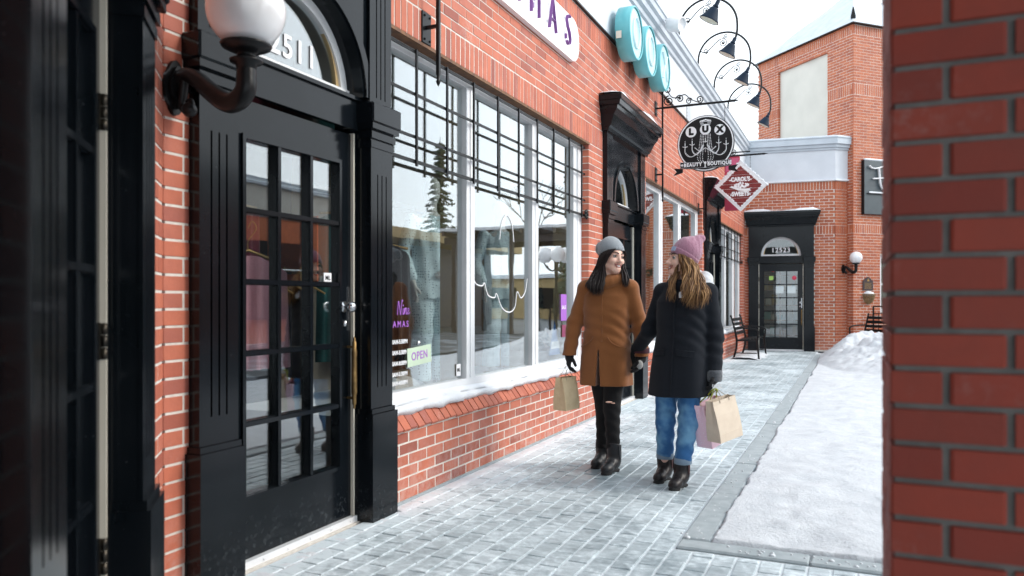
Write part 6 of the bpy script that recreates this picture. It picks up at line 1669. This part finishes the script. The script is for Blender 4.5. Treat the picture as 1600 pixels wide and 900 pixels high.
bag(F1,(-.300,-.005,.668),.165,.115,.235,math.radians(48),math.radians(-2),KR,'small brown paper bag carried by the woman in the camel coat',tw,tuple(gr1),.5)
gr2=(.180,-.155,.655)
bag(F2,(.150,-.10,.570),.22,.12,.285,math.radians(40),math.radians(-14),PK,'pale pink patterned bag hanging behind the large brown bag',lime,gr2,.3)
bag(F2,(.205,-.185,.598),.205,.115,.265,math.radians(32),math.radians(-10),KR2,'large pale brown paper bag held in front of the pink bag',tw,gr2,.5)
# ------------------------------------------------------------------ shop window display
def dotted(name,c1,c2,scale):
    m,nt,b=new_mat(name); v=N(nt,'ShaderNodeTexVoronoi',Scale=scale,Randomness=.35); g=N(nt,'ShaderNodeNewGeometry'); nt.links.new(g.outputs['Position'],v.inputs['Vector'])
    nt.links.new(mixc(nt,ramp(nt,v.outputs['Distance'],[(.20,1.),(.28,0.)]),c1,c2),b.inputs['Base Color']); b.inputs['Roughness'].default_value=.85; return m
PJ=dotted('dotted_pyjama_cloth',(.64,.78,.81),(.05,.09,.12),46); DUM=pm('mannequin_shell',(.62,.60,.56),rough=.45)
def mannequin(loc,turn,label,long_coat=False):
    f=Figure((loc[0],loc[1]),turn); z0=loc[2]
    t=thing('mannequin',label,'mannequin',(loc[0],loc[1],z0),'pyjama mannequins in the shop window')
    Z=lambda p:(p[0],p[1],p[2]+z0)
    v=Vol((-.34,-.22,z0),(.34,.22,z0+1.76),.009)
    v.loft([tuple(Z((0,0,z))[2:])+(0,0,a,b) for z,a,b in((.85,.15,.10),(1.05,.115,.085),(1.25,.15,.095),(1.38,.16,.08),(1.44,.06,.055))],0,.02); v.chain([Z((0,0,1.42)),Z((0,0,1.54))],[.05,.045],.03); v.ell(Z((0,-.01,1.63)),(.072,.09,.11),.03)
    arms=[[Z((-.18,0,1.37)),Z((-.25,.03,1.10)),Z((-.22,-.10,.86))],[Z((.18,0,1.37)),Z((.23,.05,1.11)),Z((.10,-.13,.98))]]
    for a in arms: v.chain(a,(.048,.038,.026),.02)
    hand_vol(v,arms[0][2],(1,0,0),(0,-.2,-1),(.3,-1,-.2),(.1,1,0),0,.4); hand_vol(v,arms[1][2],(0,1,0),(-.9,-.2,-.5),(0,-.3,1),(.3,0,1),0,.4)
    for s in(-1,1): v.chain([Z((s*.085,0,.85)),Z((s*.09,-.02,.46)),Z((s*.09,0,.06))],(.08,.052,.035),.02); v.cone(Z((s*.09,0,.035)),Z((s*.10,-.14,.025)),.032,.024,.01)
    f.put('body',v,DUM,t,1)
    v=Vol((-.36,-.24,z0+.04),(.36,.24,z0+1.46),.009)
    v.loft([(z0+z,0,0,a,b) for z,a,b in((.74,.185,.13),(.95,.165,.12),(1.2,.17,.118),(1.36,.165,.09),(1.42,.09,.07))],0,.02,fold=lambda th,z:.006*np.sin(th*8+z*7))
    for a in arms: v.chain(a[:2]+[tuple(np.array(a[1])*.25+np.array(a[2])*.75)],(.06,.055,.055),.02)
    for s in(-1,1): v.chain([Z((s*.085,0,.85)),Z((s*.095,-.02,.46)),Z((s*.105,0,.07))],(.10,.085,.088),.015)
    v.displace(lambda x,y,z:.003*np.sin(34*z+20*x)*np.sin(25*x+10*y),(-.36,-.24,z0),(.36,.24,z0+1.46)); v.half((0,0,z0+.075),(0,0,-1),.002); f.put('pyjamas',v,PJ,t,1)
    m=MB(); m.lathe([(.0,.012),(.17,.012),(.17,0)],(loc[0],loc[1],z0),(0,0,1),24); m.tube([(loc[0],loc[1]+.05,z0),(loc[0],loc[1]+.05,z0+.5)],.012,8); m.build('stand',M['steel'],t)
    return t
mannequin((-3.18,5.50,.50),math.radians(60),'mannequin in pale dotted pyjamas behind the first pane of the barred shop window')
mannequin((-3.25,7.0,.50),math.radians(48),'mannequin in pale dotted pyjamas behind the middle pane of the barred shop window')
def drape(name,parent,pts_top,length,depth,mat,n=14,seed=1,flare=.1):
    """a hanging cloth with folds"""
    rg=random.Random(seed); A=Vector(pts_top[0]); B=Vector(pts_top[1]); d=(B-A); nrm=Vector((-d.y,d.x,0)).normalized(); m=MB(); vs=[];fs=[]; k=30
    for sd in(1,-1):
        for j in range(n+1):
            f=j/n
            for i in range(k+1):
                u=i/k; c=A.lerp(B,.5)+(u-.5)*d*(1+flare*f); w=depth*math.sin(PI*u)**.5*(.5+.5*f)*(1+.35*math.sin(u*31+seed+f*2))
                sag=.09*abs(2*u-1)**1.6*(d.length/.45)
                vs.append(c+nrm*w*sd+Vector((0,0,-sag*(1-f)-length*f)))
    q=(k+1)
    for b in(0,(n+1)*q):
        for j in range(n):
            for i in range(k): a=b+j*q+i; fs.append((a,a+1,a+q+1,a+q))
    m.add(vs,fs,0,True); return m.build(name,mat,parent)
ROSE=cloth('dusty_pink_towelling',(.68,.34,.40),(.58,.27,.33),150,.8)
rb=thing('dressing_gown','dusty pink dressing gown on a hanger seen through the glazed door','clothing',(-3.02,3.30,.85))
drape('gown',rb,((-3.12,3.05,1.47),(-2.94,3.46,1.47)),.62,.07,ROSE,14,2)
m=MB(); m.tube(smooth_pts([(-3.03,3.25,1.62),(-3.02,3.27,1.66),(-3.01,3.29,1.62),(-3.03,3.25,1.55),(-3.03,3.25,1.50)],5),.004,6); m.tube([(-3.10,3.10,1.44),(-3.03,3.25,1.50),(-2.96,3.42,1.44)],.010,8); m.build('hanger',M['brass'],rb)
for s in(0,1): drape('sleeve',rb,((-3.05-.02*s,3.02+.40*s,1.42),(-3.0-.02*s,3.10+.42*s,1.42)),.50,.04,ROSE,10,5+s)
rk=thing('clothes_rail','steel clothes rail with bare wooden hangers inside the glazed door','rail',(-3.45,3.5,0))
m=MB(); m.tube([(-3.65,2.75,.02),(-3.65,2.75,1.42),(-3.25,4.05,1.42),(-3.25,4.05,.02)],.014,8); m.build('rail',M['steel'],rk)
for i in range(11):
    c=Vector((-3.62,2.85,1.38)).lerp(Vector((-3.27,3.98,1.38)),i/10); m=MB(); m.tube([c+Vector((.16,.04,-.11)),c+Vector((.02,0,-.03)),c+Vector((-.16,-.04,-.11))],.011,6,flat=.6); m.tube([c+Vector((0,0,-.03)),c+Vector((0,0,.06))],.003,5); m.build('hanger',M['brass'] if 0 else pm('hanger_wood',(.42,.27,.10),rough=.5) if i==0 else bpy.data.materials['hanger_wood'],rk)
og=thing('hanging_poster','orange poster hanging inside the glazed door','poster',(-3.6,4.05,1.35)); m=MB(); m.cbox(-3.62,-3.20,4.06,4.07,1.42,1.78,.002); m.cbox(-3.62,-3.20,4.059,4.071,1.32,1.40,.002) ; tag(m.build('print',pm('orange_print',(.55,.10,.02),(.30,.05,.015),9,.6),og),kind='stuff')
# bright folded stock and a fir in the display
st=thing('folded_stock','rumpled white quilted stock heaped on the display platform behind the open sign','stock',(-2.95,4.55,.5))
for k,(x,y,r_) in enumerate(((-2.95,4.45,.20),(-2.98,4.72,.16),(-3.05,5.0,.12))):
    v=Vol((x-.3,y-.3,.48),(x+.3,y+.3,.9),.012); v.ell((x,y,.52),(r_,r_*1.1,r_*.95),.02); v.displace(lambda X,Y,Z_:.018*np.sin(24*X+9*Z_)*np.sin(21*Y+13*Z_),(x-.3,y-.3,.48),(x+.3,y+.3,.9)); v.half((0,0,.502),(0,0,-1),.002)
    Figure((0,0),0).put('quilt',v,cloth('white_quilt',(.72,.72,.74),(.6,.6,.63),60) if k==0 else bpy.data.materials['white_quilt'],st,2)
fr_=thing('potted_fir','small potted fir in the far pane of the barred window','plant',(-3.02,7.42,.5)); m=MB(); m.lathe([(.0,0),(.10,0),(.13,.2),(.12,.2),(0,.19)],(-3.02,7.42,.5),(0,0,1),18); m.build('pot',M['bronze'],fr_)
m=MB(); rg=random.Random(2)
for k in range(260):
    h=rg.random(); a=rg.random()*6.28; R_=.24*(1-h)*rg.uniform(.3,1); x,y,z=-3.02+R_*.7*math.cos(a),7.40+R_*.6*math.sin(a),.72+.85*h; q=.05
    m.add([(x-q*math.sin(a),y+q*math.cos(a),z),(x+q*math.cos(a),y+q*math.sin(a),z-.04),(x+q*math.sin(a),y-q*math.cos(a),z),(x-q*.3*math.cos(a),y-q*.3*math.sin(a),z+.05)],[(0,1,2,3)])
m.build('foliage',LEAF,fr_)
for i,(x,y,h,c,l) in enumerate(((-4.2,4.35,1.25,(.16,.02,.04),'wine red robe on the rack behind the first mannequin'),(-4.15,5.55,1.3,(.02,.12,.12),'dark teal robe hanging behind the middle pane'),(-4.25,6.1,1.25,(.30,.32,.36),'pale grey robe hanging behind the middle pane'),(-3.22,4.93,.95,(.012,.012,.014),'black robe hanging behind the first pane'))):
    t=thing('hanging_robe',l,'clothing',(x,y,.7),'robes at the back of the window'); drape('robe',t,((x-.05,y-.22,.7+h),(x+.05,y+.22,.7+h)),h,.07,cloth('robe_cloth_%s'%('wine','teal','grey','black')[i],c,tuple(q*.7 for q in c),80),12,i+3)
    m=MB(); m.tube([(x,y,.7+h-.02),(x,y,2.15 if x<-4 else 3.0)],.006,6); m.tube([(x-.04,y-.2,.68+h),(x,y,.7+h),(x+.04,y+.2,.68+h)],.012,6); m.build('hanger',M['brass'],t)
rr2=thing('ceiling_rail','steel rail the robes hang from','rail',(-4.2,5,2.15)); m=MB(); m.tube([(-4.2,4.0,2.155),(-4.2,7.5,2.155)],.014,8); m.build('rail',M['steel'],rr2)
# vinyl on the first pane
vn=thing('window_lettering','purple shop name and white opening hours on the first pane','lettering',(-2.61,4.2,.8))
def gp_(a,z,n=-.1135): return FA.pt(a,n,z)
mb=MB()
def script(pts,a0,z0,s,r=.0045): mb.tube([gp_(a0+p.x*s,z0+p.y*s) for p in smooth_pts([(x,y,0) for x,y in pts],5)],r,5,flat=.4)
s_=.085; z_=1.135
script([(0,0),(.06,.5),(.16,1.0),(.30,.45),(.42,0),(.52,.6),(.66,1.08),(.74,1.0)],4.10,z_,s_); script([(.78,.48),(.74,.1),(.84,.05),(.92,.2)],4.10,z_,s_); mb.lathe([(.006,0),(0,.001)],gp_(4.10+.8*s_,z_+.7*s_),(1,0,0),8)
script([(.92,.2),(.98,.48),(.99,.05),(1.06,.4),(1.18,.48),(1.22,.1),(1.32,.06),(1.40,.2)],4.10,z_,s_); script([(1.40,.22),(1.58,.34),(1.52,.5),(1.40,.32),(1.46,.06),(1.62,.08),(1.72,.2)],4.10,z_,s_)
script([(-.1,.75),(-.35,.95),(-.5,.5),(-.3,.05),(-.1,.15)],3.98,z_,s_)
add_text(mb,'PAJAMAS',.055,gp_(4.08,1.075),(0,1,0),U,extrude=.0006,spacing=1.5,bold=.0012)
mb.build('shop_name',M['violet'],vn)
mb=MB()
for i,tx in enumerate(('10:00AM-5:30PM','10:00AM-5:30PM','10:00AM-8:00PM','10:00AM-5:30PM')): add_text(mb,tx,.036,gp_(4.10,.965-.068*i),(0,1,0),U,extrude=.0006,bold=.0012,sx=.95)
add_text(mb,'11:00AM-4:00PM',.036,gp_(4.10,.705),(0,1,0),U,extrude=.0006,bold=.0012,sx=.95); mb.build('opening_hours',M['white'],vn)
def card(name,label,a,z,w_,h_,m1,txt,tm,tsz,frame=None,n=-.112,roll=0):
    t=thing(name,label,'sign',gp_(a,z-h_/2,n)); mb=MB(); right=Vector((0,math.cos(roll),math.sin(roll))); up=Vector((0,-math.sin(roll),math.cos(roll)))
    mb.frame(plane_M(gp_(a,z,n),right,up)); mb.cbox(-w_/2,w_/2,-h_/2,h_/2,0,.004,.001); mb.build('card',m1,t)
    if frame:
        mb=MB(); mb.frame(plane_M(gp_(a,z,n),right,up)); e=.008
        for b in((-w_/2-e,w_/2+e,h_/2,h_/2+e),(-w_/2-e,w_/2+e,-h_/2-e,-h_/2),(-w_/2-e,-w_/2,-h_/2,h_/2),(w_/2,w_/2+e,-h_/2,h_/2)): mb.box(*b,0,.005)
        mb.build('card_edge',frame,t)
    if txt:
        mb=MB(); add_text(mb,txt,tsz,Vector(gp_(a,z,n))+Vector((.0045,0,0)),right,up,extrude=.0005,bold=.001,spacing=1.1); mb.build('print',tm,t)
    return t
card('open_sign','pale green open sign with purple capitals hung in the first pane',4.36,.865,.30,.12,pm('pale_green_card',(.55,.68,.52),rough=.6),'OPEN',M['violet'],.075,roll=.06)
m=MB(); m.lathe([(.018,0),(.012,.008),(0,.010)],gp_(4.36,.945),(1,0,0),12); m.build('suction_cup',M['steel'],bpy.data.objects['open_sign'])
card('price_card','small white card with a pink edge in the first pane',3.985,1.235,.06,.15,M['white'],None,None,0,frame=pm('pink_edge',(.7,.3,.5),rough=.5))
card('sticker','small white sticker with a black squiggle low beside the first mullion',4.905,.725,.065,.085,M['white'],'ML',M['blackprint'],.035,n=-.1125)
card('sticker','small white sticker with a black squiggle on the glazed door',3.345,1.345,.065,.055,M['white'],'ML',M['blackprint'],.032,n=-.0725)
card('purple_card','purple notice with white print near the far edge of the last pane',7.10,1.16,.16,.26,M['violet'],'SALE',M['white'],.05,n=-.112)
card('small_card','small purple and red notice below the purple notice',7.12,.93,.13,.12,pm('plum_card',(.25,.04,.10),rough=.5),None,None,0,n=-.112)
tr=thing('triangle_sign','blue and white triangular card standing in the last pane','sign',gp_(7.0,.70)); mb=FA.mb(); mb.prism([(6.86,.70),(7.16,.70),(7.01,1.03)],-.175,-.168,axes=(0,2,1)); mb.build('card',pm('blue_card',(.04,.16,.42),rough=.5),tr); mb=FA.mb(); mb.prism([(6.90,.76),(7.14,.76),(7.12,.83),(6.93,.83)],-.167,-.165,axes=(0,2,1)); mb.build('band',M['white'],tr)
cl=thing('window_drawing','white painted outline of a scalloped cloud on the middle pane','drawing',(-2.61,5.7,1.3)); mb=MB()
pts=[]
base=[(5.12,1.47),(5.18,1.36),(5.30,1.34),(5.34,1.36),(5.40,1.27),(5.52,1.25),(5.56,1.28),(5.66,1.17),(5.80,1.13),(5.92,1.17),(5.97,1.30),(6.05,1.25),(6.14,1.30),(6.19,1.42)]
mb.tube([gp_(p.x,p.y) for p in smooth_pts([(a,b,0) for a,b in base],6)],.006,5,flat=.4)
mb.tube([gp_(p.x,p.y) for p in smooth_pts([(5.62,1.72,0),(5.66,1.86,0),(5.76,1.93,0),(5.86,1.86,0),(5.90,1.72,0)],6)],.006,5,flat=.4); mb.build('outline',M['white'],cl)
# stickers on the far door
for i,(a,z,c,l) in enumerate(((.62,1.80,(.35,.6,.12),'green square sticker on the far arched door'),(1.16,1.80,(.75,.06,.12),'red round sticker on the far arched door'),(.66,2.0,(.6,.05,.05),'small red sticker at the top of the far arched door'))):
    t=thing('sticker',l,'sticker',FB.pt(a,-.07,z-.05)); mb=FB.mb()
    if i==1: mb.lathe([(.055,0),(.054,.002),(0,.002)],(a,-.0725,z),(0,1,0),20)
    else: mb.box(a-.05+.02*(i==2),a+.05-.02*(i==2),-.0725,-.071,z-.05,z+.05)
    mb.build('film',pm('film_%s'%('green','red','scarlet')[i],c,rough=.4),t)
for a in(.80,1.08):
    t=thing('paper_notice','white paper notice taped inside the far arched door, %s one'%('left' if a<.9 else 'right'),'notice',FB.pt(a,-.085,1.42)); mb=FB.mb(); mb.box(a-.115,a+.115,-.088,-.086,1.42,1.60); mb.build('sheet',M['white'],t)
